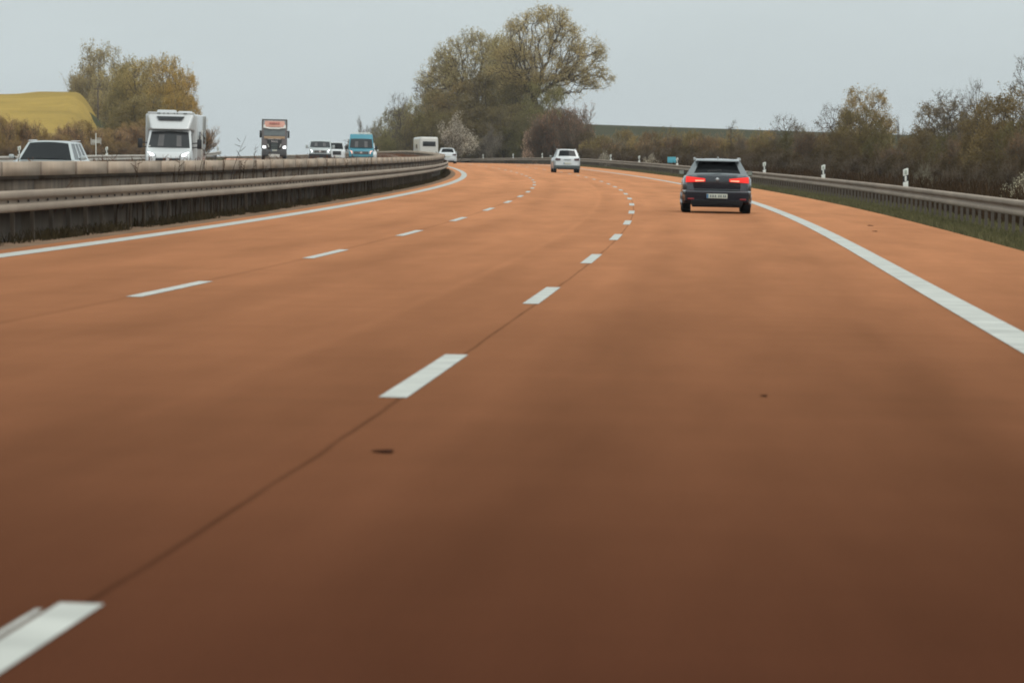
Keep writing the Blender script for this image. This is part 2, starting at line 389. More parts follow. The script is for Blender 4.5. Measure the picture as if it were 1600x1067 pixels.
M['mirrorglass'] = mat_simple('mirror_glass', (0.30, 0.33, 0.28), 0.2, 0.4)
M['exh'] = mat_simple('steel_pipe', (0.2, 0.2, 0.2), 0.4, 0.8)

# ------------------------------------------------------------------ road geometry, fitted to the photograph's markings
P = [7.26554, -1.59717, -4.14254, 1.17924, 3.59486, 3.72405, 3.90778, 6.62246, 36.21715, 0.99834, -1.29657,
     -0.04173, -0.0707, 0.31795, 0.23344, 0.2354, 0.24836, 0.20503, 0.34689, 0.34687, 0.34687,
     3.78558, 1.13154, 0.44919, -0.03298, 0.12699, 0.12131, 0.12414, -0.0254, -0.02541, -0.02541,
     -3.41141, -1.4943, -1.90281, -2.06881, -2.1876, -2.22298, -1.82111, -1.91154, -1.70472, -1.60444]
DS = 3.0
KN = np.array([0, 40, 80, 130, 190, 260, 350, 470, 620, 760.])
S0 = np.arange(0, 760, DS)
def _spl(v):
    y = np.interp(S0, KN, v); k = np.hanning(15)[1:-1]; k /= k.sum()
    return np.convolve(np.pad(y, (6, 6), 'edge'), k, 'valid')
_k = _spl(np.array(P[11:21]) / 1000); _vk = _spl(np.array(P[21:31]) / 10000); _c = _spl(np.array(P[31:41]) / 100)
SF = np.arange(760 - (760 - S0[-1]) + DS, 6000, DS)
_kk = np.concatenate([_k, np.where(SF < 820, _k[-1], 0.0)])
_psi = P[2] / 100 + np.concatenate([[0], np.cumsum((_kk[1:] + _kk[:-1]) / 2 * DS)])
_x = P[1] + np.concatenate([[0], np.cumsum(-np.sin((_psi[1:] + _psi[:-1]) / 2) * DS)])
_y = np.concatenate([[0], np.cumsum(np.cos((_psi[1:] + _psi[:-1]) / 2) * DS)])
_g = P[10] / 100 + np.concatenate([[0], np.cumsum((_vk[1:] + _vk[:-1]) / 2 * DS)])
# beyond the measured markings the road crests and falls gently
_g = np.concatenate([_g, np.zeros(len(SF))]); _Sg = np.concatenate([S0, SF]); _gk = float(np.interp(440, S0, _g[:len(S0)]))
_g = np.where(_Sg > 440, np.interp(_Sg, [440, 510, 600, 900, 1300], [_gk, 0.0, -0.0015, -0.0015, 0.0]), _g)
_z = -P[9] + np.concatenate([[0], np.cumsum((_g[1:] + _g[:-1]) / 2 * DS)])
_cc = np.concatenate([_c, np.full(len(SF), _c[-1])])
_S = np.concatenate([S0, SF])
# straight lead-in behind the camera
_B = np.arange(-60, 0, DS)
_x = np.concatenate([_x[0] + (-np.sin(_psi[0])) * _B, _x]); _y = np.concatenate([_B * np.cos(_psi[0]), _y])
_z = np.concatenate([_z[0] + _g[0] * _B, _z]); _cc = np.concatenate([np.full(len(_B), _c[0]), _cc])
_psi = np.concatenate([np.full(len(_B), _psi[0]), _psi]); _S = np.concatenate([_B, _S])
_z = _z + EYE

def rd(s, o, h=0.0):
    """world points for arrays of station s, offset o (right positive) and height h above the road plane"""
    s = np.asarray(s, float); o = np.asarray(o, float)
    x = np.interp(s, _S, _x); y = np.interp(s, _S, _y); z = np.interp(s, _S, _z); c = np.interp(s, _S, _cc); p = np.interp(s, _S, _psi)
    return np.stack(np.broadcast_arrays(x + o * np.cos(p), y + o * np.sin(p), z + o * c + h), -1)

def frame(s, o, h=0.0):
    p = rd(s, o, h); psi = float(np.interp(s, _S, _psi)); c = float(np.interp(s, _S, _cc))
    g = float((np.interp(s + 2, _S, _z) - np.interp(s - 2, _S, _z)) / 4)
    return Vector(p), psi, c, g

def strip(name, s0, s1, o0, o1, h, mat, parent=None, ds=3.0, no=1, kind=None):
    ss = np.linspace(s0, s1, max(2, int(round((s1 - s0) / ds)) + 1)); oo = np.linspace(o0, o1, no + 1)
    Sg, Og = np.meshgrid(ss, oo, indexing='ij'); V = rd(Sg, Og, h).reshape(-1, 3)
    uv = np.stack([Og.ravel(), Sg.ravel()], -1); n = no + 1
    i, j = np.meshgrid(np.arange(len(ss) - 1), np.arange(no), indexing='ij'); a = (i * n + j).ravel()
    F = np.stack([a, a + 1, a + n + 1, a + n], -1)
    ob = np_mesh(name, V, F, mat, parent, uv=uv)
    if kind: ob['kind'] = kind
    return ob

def ss01(t): t = np.clip(t, 0, 1); return t * t * (3 - 2 * t)

def hill_add(X, Y):
    """extra ground height of the two rises"""
    hR = np.maximum(0, 10.3 - 0.034 * X) * ss01((Y - 640) / 420) * ss01((X + 20) / 30)
    edge = np.where(Y < 960, -0.083 * Y, -79.7 - 0.20 * (Y - 960))
    hL = 13.1 * ss01((Y - 640) / 300) * ss01((edge - X) / 10)
    return hR + hL

def ground_h(s, o):
    """height of the terrain above the road plane"""
    lim = np.clip(o, -30, 12); c = np.interp(s, _S, _cc)
    h = -0.03 + (lim - o) * c
    h = h - 0.75 * ss01((o - 8.6) / 4.5) - 0.5 * ss01((-29.5 - o) / 5)
    return h

# terrain: one sheet in road coordinates
so = np.concatenate([np.arange(-60, 1200, 8), np.geomspace(1200, 5900, 24)])
oo = np.concatenate([-np.geomspace(2400, 60, 34), np.arange(-56, -28, 3), [-28.2, -27, -11.9, -11.7, -8.7, -8.3, 6.6, 7.2, 8.6], np.arange(9.4, 20, 1.5), np.arange(21, 60, 4), np.geomspace(62, 3000, 40)])
oo = np.sort(oo)
Sg, Og = np.meshgrid(so, oo, indexing='ij')
G = rd(Sg, Og, 0.0); G[..., 2] += ground_h(Sg, Og)
G[..., 2] += hill_add(G[..., 0], G[..., 1])
n = len(oo); i, j = np.meshgrid(np.arange(len(so) - 1), np.arange(n - 1), indexing='ij'); a = (i * n + j).ravel()
gr = np_mesh('ground', G.reshape(-1, 3), np.stack([a, a + 1, a + n + 1, a + n], -1), M['ground'], smooth=True)
tag(gr, 'dull green and brown grassland around the motorway', 'ground', kind='structure')

# far green rise on the right and the rapeseed field on the left lie on the terrain
def terrain_z(X, Y):
    s = Y; 
    for _ in range(3):
        p = rd(s, np.zeros_like(s)); psi = np.interp(s, _S, _psi); s = s + (Y - p[..., 1]) * np.cos(psi) + (-(X - p[..., 0])) * np.sin(psi)
    p = rd(s, np.zeros_like(s)); psi = np.interp(s, _S, _psi)
    o = (X - p[..., 0]) * np.cos(psi) + (Y - p[..., 1]) * np.sin(psi)
    c = np.interp(s, _S, _cc)
    return p[..., 2] + o * c + ground_h(s, o) + hill_add(X, Y)

def patch(name, xs, ys, h, mat, mask=None):
    Xg, Yg = np.meshgrid(xs, ys, indexing='ij'); Z = terrain_z(Xg, Yg) + h
    n = len(ys); i, j = np.meshgrid(np.arange(len(xs) - 1), np.arange(n - 1), indexing='ij'); a = (i * n + j).ravel()
    F = np.stack([a, a + n, a + n + 1, a + 1], -1)
    if mask is not None:
        cx = (Xg[:-1, :-1] + Xg[1:, 1:]) / 2; cy = (Yg[:-1, :-1] + Yg[1:, 1:]) / 2
        F = F[mask(cx, cy).ravel()]
    return np_mesh(name, np.stack([Xg, Yg, Z], -1).reshape(-1, 3), F, mat, smooth=True)

rf = patch('rapeseed_field', np.arange(-420, -70, 2.0), np.arange(660, 1300, 6.0), 1.0, M['rape'], lambda x, y: x < np.where(y < 960, -0.0855 * y, -82.1 - 0.20 * (y - 960)))
tag(rf, 'yellow rapeseed field on the hill behind the left hedge', 'field', kind='structure')
hf = patch('hill', np.arange(-30, 600, 6.0), np.arange(760, 1700, 8.0), 0.25, M['hill'])
tag(hf, 'dull green hill beyond the bushes on the right', 'hill', kind='structure')

# roads
road = strip('road', -50, 2000, -7.85, 6.62, 0.0, M['road'], ds=3, no=6, kind='structure')
tag(road, 'red-brown three-lane carriageway with hard shoulder', 'road')
gut = strip('gutter', -50, 2000, -8.55, -7.853, 0.0, M['gutter'], ds=3, kind='structure')
tag(gut, 'pale dusty strip at the foot of the median barrier', 'gutter')
road2 = strip('oncoming_road', -50, 2000, -26.9, -11.8, 0.0, M['road2'], ds=3, no=6, kind='structure')
tag(road2, 'reddish oncoming carriageway beyond the median barrier', 'road')
W1, W2, W3 = 3.595, 3.724, 3.908
strip('edge_marking', -40, 1900, -(W1 + W2) - 0.16, -(W1 + W2) + 0.16, 0.004, M['line'], road, ds=3)
strip('edge_marking', -40, 1900, W3 - 0.15, W3 + 0.15, 0.004, M['line'], road, ds=3)
ST0 = 11.79
for k in range(-1, 48):
    s1 = ST0 + 18 * k; s0 = s1 - 6
    if k == 0:      # the nearest dash is split lengthwise by the joint
        strip('dash_marking', s0, s1, -0.043, 0.070, 0.004, M['line'], road, ds=3)
        strip('dash_marking', s0, s1 - 0.2, -0.075, -0.058, 0.004, M['line'], road, ds=3)
    else:
        strip('dash_marking', s0, s1, -0.085, 0.060, 0.004, M['line'], road, ds=3)
    strip('dash_marking', s0, s1, -W1 - 0.072, -W1 + 0.072, 0.004, M['line'], road, ds=3)
    if s1 > 60:
        strip('dash_marking', s0, s1, -16.55, -16.4, 0.004, M['line'], road2, ds=3)
        strip('dash_marking', s0, s1, -20.3, -20.15, 0.004, M['line'], road2, ds=3)
strip('edge_marking', 40, 1400, -12.85, -12.55, 0.004, M['line'], road2, ds=3)
strip('edge_marking', 40, 1400, -24.2, -23.9, 0.004, M['line'], road2, ds=3)
# dark spots: tar patches on the lanes
for (s_, o_, a_, b_) in ((19.0, 0.28, 0.045, 0.10), (101.5, 5.25, 0.06, 0.5), (93.5, 5.0, 0.05, 0.35), (25.0, 1.9, 0.02, 0.07)):
    th = np.linspace(0, 2 * PI, 13)[:-1]; rr = 1 + 0.25 * np.sin(3 * th + s_)
    V = rd(s_ + b_ * rr * np.cos(th), o_ + a_ * rr * np.sin(th), 0.006)
    me = bpy.data.meshes.new('tar_spot'); me.from_pydata([tuple(map(float, v)) for v in V], [], [tuple(range(12))[::-1]])
    link_mesh('tar_spot', me, M['tar'], road)

# ------------------------------------------------------------------ guard rails and the median barrier
WB = [(0.0, 0.0), (0.055, 0.006), (0.08, 0.03), (0.08, 0.095), (0.06, 0.115), (0.0, 0.13), (0.0, 0.18), (0.06, 0.195), (0.08, 0.215), (0.08, 0.28), (0.055, 0.304), (0.0, 0.31)]
def sweep(s0, s1, o, prof, side=1, ds=2.0, closed=False):
    """prof: (outward, up) points; returns V,F. side +1: bulges to the left (towards lower offset)"""
    ss = np.linspace(s0, s1, max(2, int(round((s1 - s0) / ds)) + 1)); pr = np.array(prof); m = len(pr)
    Sg, I = np.meshgrid(ss, np.arange(m), indexing='ij')
    V = rd(Sg, o - side * pr[I, 0], 0.0); V[..., 2] += pr[I, 1]
    V = V.reshape(-1, 3)
    k = m if closed else m - 1
    i, j = np.meshgrid(np.arange(len(ss) - 1), np.arange(k), indexing='ij'); a = (i * m + j).ravel(); b = (i * m + (j + 1) % m).ravel()
    F = np.stack([a, a + m, b + m, b], -1)
    if closed and m == 4:
        F = np.concatenate([F, [[0, 1, 2, 3]], [[(len(ss) - 1) * m + q for q in (3, 2, 1, 0)]]])
    return V, F

def wbeam_pieces(root, s0, s1, o, zb, side, mat, step=4.0, fine_to=None):
    t = 0.006; s = s0
    while s < s1:
        st = step if (fine_to is None or s < fine_to) else 40.0
        e = min(s + st, s1)
        front = [(a + 0.0, b + zb) for a, b in WB]; back = [(a - t, b + zb) for a, b in WB[::-1]]
        V, F = sweep(s + 0.004, e - 0.004, o, front + back, side, ds=4.0, closed=True)
        np_mesh('rail_beam', V, F, mat, root, smooth=False)
        s = e

def box_pieces(root, name, s0, s1, step, o0, o1, z0, z1, mat, gap=0.01, jit=0.0):
    s = s0; k = 0; r = random.Random(7)
    while s < s1:
        e = min(s + step, s1); dz = r.uniform(-jit, jit); do = r.uniform(-jit, jit)
        V, F = sweep(s + gap, e - gap, 0, [(o0 + do, z0), (o0 + do, z1 + dz), (o1 + do, z1 + dz), (o1 + do, z0)], -1, ds=2.0, closed=True)
        np_mesh(name, V, F, mat, root)
        s = e; k += 1

def posts(root, name, stations, o, z0, z1, w, d, mat, stuff=False):
    if stuff:
        mb = MB()
        for s in stations:
            p, psi, c, g = frame(s, o); mb.box((p.x, p.y, p.z + (z0 + z1) / 2), (w, d, z1 - z0), psi)
        ob = mb.build(name, mat, root); ob['kind'] = 'stuff'; return
    me = MB().box((0, 0, (z0 + z1) / 2), (w, d, z1 - z0)).mesh(name); me.materials.append(mat)
    for s in stations:
        p, psi, c, g = frame(s, o)
        ob = bpy.data.objects.new(name, me); col.objects.link(ob); ob.parent = root; ob.location = p; ob.rotation_euler = (0, 0, psi)

# right guard rail
gR = empty('guardrail'); tag(gR, 'grey steel guardrail on many posts along the right hard shoulder', 'guardrail')
wbeam_pieces(gR, 32, 1200, 7.55, 0.41, 1, M['rail'], 4.0, 300)
posts(gR, 'post', [32 + 2.0 * k for k in range(106)], 7.66, -0.6, 0.66, 0.06, 0.10, M['post'])
posts(gR, 'post', [244 + 2.0 * k for k in range(180)], 7.66, -0.6, 0.66, 0.06, 0.10, M['post'], stuff=True)
# median barrier: concrete wall with cap blocks
mw = empty('median_barrier'); tag(mw, 'concrete median wall with pale cap blocks and stained face', 'barrier')
box_pieces(mw, 'cap_block', 30.32, 1180, 3.96, -8.86, -8.50, 0.95, 1.15, M['cap'], 0.045, 0.007)
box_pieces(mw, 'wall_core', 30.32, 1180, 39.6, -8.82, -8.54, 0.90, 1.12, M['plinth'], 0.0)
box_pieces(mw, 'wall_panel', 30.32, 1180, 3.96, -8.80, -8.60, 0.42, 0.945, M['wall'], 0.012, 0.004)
box_pieces(mw, 'wall_footing', 30.32, 1180, 39.6, -9.0, -8.80, -0.3, 0.43, M['plinth'], 0.0)  # dark band under the guardrail: shade painted through the footing colour
for k_ in range(138):
    s_ = 30.32 + 3.96 * (k_ + 1)
    V_, F_ = sweep(s_ - 0.065, s_ + 0.065, 0, [(-8.80, 0.955), (-8.80, 1.156), (-8.492, 1.156), (-8.492, 0.955)], -1, ds=2.0, closed=True)
    np_mesh('joint_plate', V_, F_, M['joint'], mw)
gL = empty('guardrail'); tag(gL, 'grey two-ridged steel guardrail in front of the concrete median wall', 'guardrail')
wbeam_pieces(gL, 30, 1180, -8.36, 0.44, -1, M['rail'], 4.0, 300)
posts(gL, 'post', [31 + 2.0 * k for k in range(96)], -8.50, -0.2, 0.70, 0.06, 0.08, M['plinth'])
mbb = MB()
for k in range(262):
    p, psi, c, g = frame(30.5 + 1.0 * k, -8.335); mbb.box((p.x, p.y, p.z + 0.595), (0.02, 0.05, 0.035), psi)
bo = mbb.build('bolt_row', M['bolt'], gL); bo['kind'] = 'stuff'
# inner rail of the oncoming side and its outer rail
gM = empty('guardrail'); tag(gM, 'low steel guardrail on the far side of the median wall', 'guardrail')
wbeam_pieces(gM, 30, 1180, -11.2, 0.44, 1, M['rail'], 20.0)
posts(gM, 'post', [64 + 4.0 * k for k in range(70)], -11.12, -0.2, 0.7, 0.06, 0.1, M['post'])
gO = empty('guardrail'); tag(gO, 'pale steel guardrail along the far edge of the oncoming carriageway', 'guardrail')
wbeam_pieces(gO, 160, 1180, -27.5, 0.44, -1, M['rail2'], 4.0, 320)
posts(gO, 'post', [161 + 4.0 * k for k in range(70)], -27.6, -0.2, 0.7, 0.06, 0.1, M['post'])

# ------------------------------------------------------------------ guide posts
def guide_post_proto():
    r = empty('guide_post')
    # triangular-section white post mounted at rail level with slanted black band and reflector
    def prism(z0l, z0r, z1l, z1r, w=0.15, d=0.10):
        P = [(-w / 2, -0.02, z0l), (w / 2, -0.02, z0r), (w * 0.28, d, z0r), (-w * 0.28, d, z0l), (-w / 2, -0.02, z1l), (w / 2, -0.02, z1r), (w * 0.28, d, z1r), (-w * 0.28, d, z1l)]
        return MB().hexa(P)
    b = prism(-0.06, -0.06, 0.10, 0.14); b.build('post_base', M['white'], r, 0.006)
    b = prism(0.10, 0.14, 0.275, 0.315, 0.146, 0.096); bb = b.build('black_band', M['black'], r)
    MB().box((0, -0.026, 0.208), (0.055, 0.012, 0.15)).build('reflector', M['white'], bb, 0.004)
    b = prism(0.275, 0.315, 0.46, 0.50); hd = b.build('post_head', M['white'], r, 0.006)
    MB().box((0.002, -0.026, 0.39), (0.07, 0.012, 0.12)).build('reflector_plate', M['reflector'], hd, 0.004)
    return r
gp = guide_post_proto(); first = True
gpl = {131.8: 'nearest guide post, beside the whitish shrub past the right guardrail', 180.2: 'second nearest guide post, behind the guardrail right of the dark estate',
       228.8: 'third nearest guide post, just right of the dark estate roof', 280.2: 'white guide post hidden behind the dark estate car',
       323.2: 'white guide post just right of the small turquoise sign', 372.5: 'white guide post just left of the small white-flowering bush',
       412.2: 'white guide post standing alone well right of the white SUV', 459.0: 'white guide post right behind the white SUV',
       508.2: 'tiny guide post just left of the white SUV', 547.8: 'tiny guide post halfway between white hatchback and white SUV',
       588.2: 'tiny guide post nearest to the white hatchback'}
def place_post(s, o, label, group, sc_=1.0, h=0.72):
    global first
    q = gp if first else copy_tree(gp); first = False
    p, psi, c, g = frame(s, o, h); q.location = p; q.rotation_euler = (0, 0, psi)
    tag(q, label, 'guide post', group); return q
for s, lb in gpl.items():
    if s == 280.2: continue
    place_post(s, 7.72, lb, 'guide posts along the right guardrail')
place_post(218.2, -27.75, 'white guide post left of the silver estate, behind the far guardrail', 'guide posts beside the oncoming carriageway')
place_post(266.5, -27.75, 'white guide post between the silver estate and the motorhome', 'guide posts beside the oncoming carriageway')
place_post(470, -27.75, 'tiny guide post on the far guardrail just right of the motorhome', 'guide posts beside the oncoming carriageway')

# small turquoise sign behind the right rail
sg = empty('sign'); p, psi, c, g = frame(340, 8.3, 0.0); sg.location = p; sg.rotation_euler = (0, 0, psi)
MB().box((0, 0, 1.02), (0.62, 0.03, 0.42)).build('sign_panel', M['signblue'], sg, 0.012)
MB().tube((0, 0.03, -0.3), (0, 0.03, 1.2), 0.03).build('sign_post', M['post'], sg)
tag(sg, 'small plain turquoise sign behind the right guardrail', 'sign')
# little framed sign seen from behind on the left verge
sg = empty('sign'); p, psi, c, g = frame(277, -29.2, 0.0); sg.location = p; sg.rotation_euler = (0, 0, psi)
MB().box((0, 0, 1.0), (0.05, 0.05, 2.0)).build('sign_post', M['white'], sg)
mb = MB()
for x in (-0.29, 0.29): mb.box((x, 0, 1.52), (0.05, 0.03, 0.38))
mb.box((-0.16, 0, 1.35), (0.32, 0.03, 0.05)); mb.box((0.16, 0, 1.70), (0.22, 0.03, 0.05)); mb.box((0.0, -0.01, 1.52), (0.5, 0.02, 0.22))
mb.build('sign_frame', M['rail2'], sg)
tag(sg, 'small pale framed sign on a thin post between the silver estate and the motorhome', 'sign')
# power pole in the field
pp = empty('utility_pole'); X_, Y_ = -79.0, 860.0; z_ = float(terrain_z(np.array(X_), np.array(Y_))); pp.location = (-76.3, 858, float(terrain_z(np.array(-76.3), np.array(858.0))))
MB().tube((0, 0, -0.5), (0, 0, 8.5), 0.16, 0.11).build('pole', M['bark'], pp)
MB().box((0, 0, 8.0), (1.6, 0.1, 0.12)).build('cross_arm', M['bark'], pp)
tag(pp, 'thin dark wooden pole standing in the yellow rapeseed field', 'pole')

# ------------------------------------------------------------------ vehicles
def wheel_parts(root, xs, ys, r, w, rimmat=None, dual=False):
    for y in ys:
        for x in xs:
            sgn = 1 if x > 0 else -1
            wh = empty('wheel'); wh.parent = root; wh.location = (x, y, r)
            hw = w / 2
            MB().lathe_x((0, 0, 0), [(-hw, r * 0.62), (-hw, r * 0.93), (-hw * 0.8, r), (hw * 0.8, r), (hw, r * 0.93), (hw, r * 0.62)], 26).build('tyre', M['tyre'], wh)
            mb = MB().lathe_x((sgn * (hw - 0.03), 0, 0), [(-0.02, r * 0.6), (0.015, r * 0.62), (0.03, r * 0.58), (0.0, r * 0.5)], 20)
            for k in range(5):
                a = 2 * PI * k / 5
                mb.tube((sgn * (hw - 0.005), 0, 0), (sgn * (hw - 0.005), math.cos(a) * r * 0.55, math.sin(a) * r * 0.55), 0.035, 0.025, 5)
            mb.build('rim', rimmat or M['rim'], wh)

def hull(L_, W_, zb, beltf, arches, ra, rc=0.5, tuck=0.10, hwf=None, zf=None, name='body', mat=None, root=None):
    """lower body of a car: lofted rings along y with wheel arches cut into the sills"""
    ys = np.unique(np.concatenate([np.linspace(-L_ / 2, L_ / 2, 49), -L_ / 2 + np.array([0.01, 0.03, 0.06, 0.1]), L_ / 2 - np.array([0.01, 0.03, 0.06, 0.1])] + [np.linspace(a - ra, a + ra, 11) for a in arches]))
    vs = []; m = None
    for y in ys:
        e = min(y + L_ / 2, L_ / 2 - y); t = max(0.0, 1 - e / rc)
        hw = W_ / 2 * (1 - 0.11 * t ** 2.4) * (hwf(y) if hwf else 1)
        zt = beltf(y) - 0.05 * max(0.0, 1 - e / 0.12) ** 2
        za = zb
        for a in arches:
            d = abs(y - a)
            if d < ra: za = max(za, ra * 0.86 + math.sqrt(ra * ra - d * d) * 0.98 - 0.0 if d < ra else zb)
        za = min(za, zt - 0.12); zbe = zb + 0.10 * max(0.0, 1 - e / 0.35) ** 2
        za = max(za, zbe)
        mid = (za + zt) / 2
        ring = [(0, zbe), (hw * 0.70, zbe), (hw * 0.70, za), (hw * 0.955, za), (hw * 0.99, za + 0.06), (hw, max(mid, za + 0.08) * 0.5 + zt * 0.5 - 0.12 * (zt - za)), (hw * 0.985, zt - 0.10), (hw * 0.95, zt - 0.03), (hw * 0.88, zt), (hw * 0.5, zt + 0.012), (0, zt + 0.018)]
        full = [(x, z) for x, z in ring] + [(-x, z) for x, z in ring[-2:0:-1]]
        m = len(full)
        # lean the ends a little
        for x, z in full:
            vs.append((x, y + (0.03 * (1 - abs((z - 0.55) / 0.5)) * (1 if y > 0 else -1) if e < 0.011 else 0), z))
    fs = []
    for k in range(len(ys) - 1):
        for i in range(m): fs.append((k * m + i, k * m + (i + 1) % m, (k + 1) * m + (i + 1) % m, (k + 1) * m + i))
    fs.append(tuple(range(m))); fs.append(tuple(range((len(ys) - 1) * m, len(ys) * m))[::-1])
    mb = MB(); mb.add(vs, fs)
    return mb.build(name, mat, root)

def greenhouse(root, base, top, zb, zt, mat, pillars=(0.34, 0.62), rear_frame=(0.09, 0.10, 0.08, 0.05), bulge=0.03, glass='glass', roof_mat=None, side_frame=0.07, rearglass=None, cpill=0.16, roof_t=0.05, front_frame=(0.05, 0.05, 0.06, 0.02)):
    """base/top: (half width rear, half width front, y rear, y front); z from zb to zt"""
    wbr, wbf, ybr, ybf = base; wtr, wtf, ytr, ytf = top
    B = [(-wbr, ybr, zb), (wbr, ybr, zb), (wbf, ybf, zb), (-wbf, ybf, zb)]
    T = [(-wtr, ytr, zt), (wtr, ytr, zt), (wtf, ytf, zt), (-wtf, ytf, zt)]
    roof_mat = roof_mat or mat
    # roof skin, slightly domed
    Pq = [T[0], T[1], T[2], T[3]]
    mb = MB(); nu, nv = 8, 6; vs = []; fs = []
    for s in (0, 1):
        for j in range(nv + 1):
            for i in range(nu + 1):
                u = i / nu; v = j / nv
                x = (-wtr + 2 * wtr * u) * (1 - v) + (-wtf + 2 * wtf * u) * v; y = ytr + (ytf - ytr) * v
                z = zt + roof_t * (1 - (2 * u - 1) ** 4) * (1 - (2 * v - 1) ** 6 * 0.8) - 0.045 * s
                vs.append((x, y, z))
    N_ = (nu + 1) * (nv + 1); w = nu + 1
    for j in range(nv):
        for i in range(nu):
            a = j * w + i; fs.append((a, a + 1, a + w + 1, a + w)); fs.append((N_ + a, N_ + a + w, N_ + a + w + 1, N_ + a + 1))
    for i in range(nu): fs.append((i + 1, i, N_ + i, N_ + i + 1)); a = nv * w + i; fs.append((a, a + 1, N_ + a + 1, N_ + a))
    for j in range(nv): a = j * w; fs.append((a, a + w, N_ + a + w, N_ + a)); a = j * w + nu; fs.append((a + w, a, N_ + a, N_ + a + w))
    mb.add(vs, fs); roof = mb.build('roof', roof_mat, root)
    pil = MB(); t = 0.04
    faces = {'rear': (B[0], B[1], T[1], T[0]), 'front': (B[2], B[3], T[3], T[2]), 'right': (B[1], B[2], T[2], T[1]), 'left': (B[3], B[0], T[0], T[3])}
    rl, rb_, rt_, _ = rear_frame
    R = faces['rear']
    pil.slab(R, 0, rl, 0, 1, t, bulge, 0, 2, 4); pil.slab(R, 1 - rl, 1, 0, 1, t, bulge, 0, 2, 4)
    pil.slab(R, rl, 1 - rl, 0, rb_, t, bulge, 0, 6, 1); pil.slab(R, rl, 1 - rl, 1 - rt_, 1, t, bulge, 0, 6, 1)
    MB().slab(R, rl, 1 - rl, rb_, 1 - rt_, 0.012, bulge, -0.008, 6, 3).build('rear_window', M[rearglass or glass], root)
    R = faces['front']; fl, fb, ft, _ = front_frame
    pil.slab(R, 0, fl, 0, 1, t, bulge, 0, 2, 4); pil.slab(R, 1 - fl, 1, 0, 1, t, bulge, 0, 2, 4); pil.slab(R, fl, 1 - fl, 1 - ft, 1, t, bulge, 0, 6, 1)
    MB().slab(R, fl, 1 - fl, 0.0, 1 - ft, 0.012, bulge, -0.008, 6, 3).build('windscreen', M[glass], root)
    for nm in ('right', 'left'):
        R = faces[nm]; sf = side_frame
        ed = [0.0] + list(pillars) + [1.0]
        if nm == 'left': ed = [1 - e for e in ed][::-1]
        wds = [cpill if (i == 0 and nm == 'right') or (i == len(ed) - 1 and nm == 'left') else 0.035 if 0 < i < len(ed) - 1 else 0.05 for i in range(len(ed))]
        for i, e in enumerate(ed):
            a0 = max(0, e - wds[i]) if i else 0; a1 = min(1, e + wds[i]) if i < len(ed) - 1 else 1
            if i == 0: a1 = wds[i]
            if i == len(ed) - 1: a0 = 1 - wds[i]
            pil.slab(R, a0, a1, 0, 1 - sf, t, 0.0, 0, 1, 3)
            if i < len(ed) - 1:
                b0 = wds[0] if i == 0 else ed[i] + wds[i]; b1 = ed[i + 1] - wds[i + 1]
                if i + 1 == len(ed) - 1: b1 = 1 - wds[-1]
                MB().slab(R, b0, b1, 0.02, 1 - sf, 0.012, 0.0, -0.01, 2, 2).build('side_window', M[rearglass or glass], root)
        pil.slab(R, 0, 1, 1 - sf, 1, t, 0, 0, 4, 1)
    pil.build('pillars', mat, root)
    return faces

def mirrors(root, x, y, z, mat, glass=True, w=0.15, h=0.12, arm=True, d=0.1, face=-1):
    for s in (-1, 1):
        mb = MB().box((s * (x + w / 2 - 0.02), y, z), (w, d, h)); mi = mb.build('mirror', mat, root, 0.035, 2)
        if arm: MB().tube((s * (x - 0.06), y, z - h * 0.3), (s * (x + 0.04), y, z - h * 0.25), 0.025).build('mirror_arm', M['trim'], mi)
        MB().box((s * (x + w / 2 - 0.02), y - d / 2 - 0.004, z), (w * 0.8, 0.012, h * 0.75)).build('mirror_glass', M['mirrorglass'], mi)

def plate(root, y, z, face, w=0.52, x=0.0, marks=True):
    """face -1: looks to the rear"""
    pl = MB().box((x, y, z), (w, 0.014, 0.115)).build('number_plate', M['plate'], root, 0.004)
    MB().box((x - face * -1 * (w / 2 - 0.025) , y + face * 0.008, z), (0.045, 0.008, 0.105)).build('blue_strip', M['plateblue'], pl)
    return pl

def seats(root, xs, y, z0, z1, people=False):
    for x in xs:
        st = MB().box((x, y, (z0 + z1) / 2 - 0.08), (0.48, 0.14, z1 - z0 - 0.1)).build('seat', M['seat'], root, 0.05)
        MB().box((x, y, z1), (0.26, 0.10, 0.18)).build('headrest', M['seat'], st, 0.04)

def place(root, s, o, oncoming=False, h=0.0, yaw=0.0):
    p, psi, c, g = frame(s, o, h)
    root.location = p; 
    root.rotation_euler = ((-g if oncoming else g), (c if oncoming else -c), psi + (PI if oncoming else 0) + yaw)

def light_pair(root, name, P, mat, core=None, corename='lamp', t=0.03, bulge=0.0, coreuv=(0.2, 0.8, 0.2, 0.8), bevel=0.012):
    """P: 4 corner points for the right-hand (+x) lamp, mirrored for the other"""
    for s in (1, -1):
        Q = [(s * a, b, c) for a, b, c in P]
        if s < 0: Q = [Q[1], Q[0], Q[3], Q[2]]
        l = MB().slab(Q, 0, 1, 0, 1, t, bulge, 0.012, 3, 2).build(name, mat, root, 0)
        if core:
            u0, u1, v0, v1 = coreuv
            if s < 0: u0, u1 = 1 - u1, 1 - u0
            MB().slab(Q, u0, u1, v0, v1, 0.02, bulge, 0.02, 3, 2).build(corename, core, l)

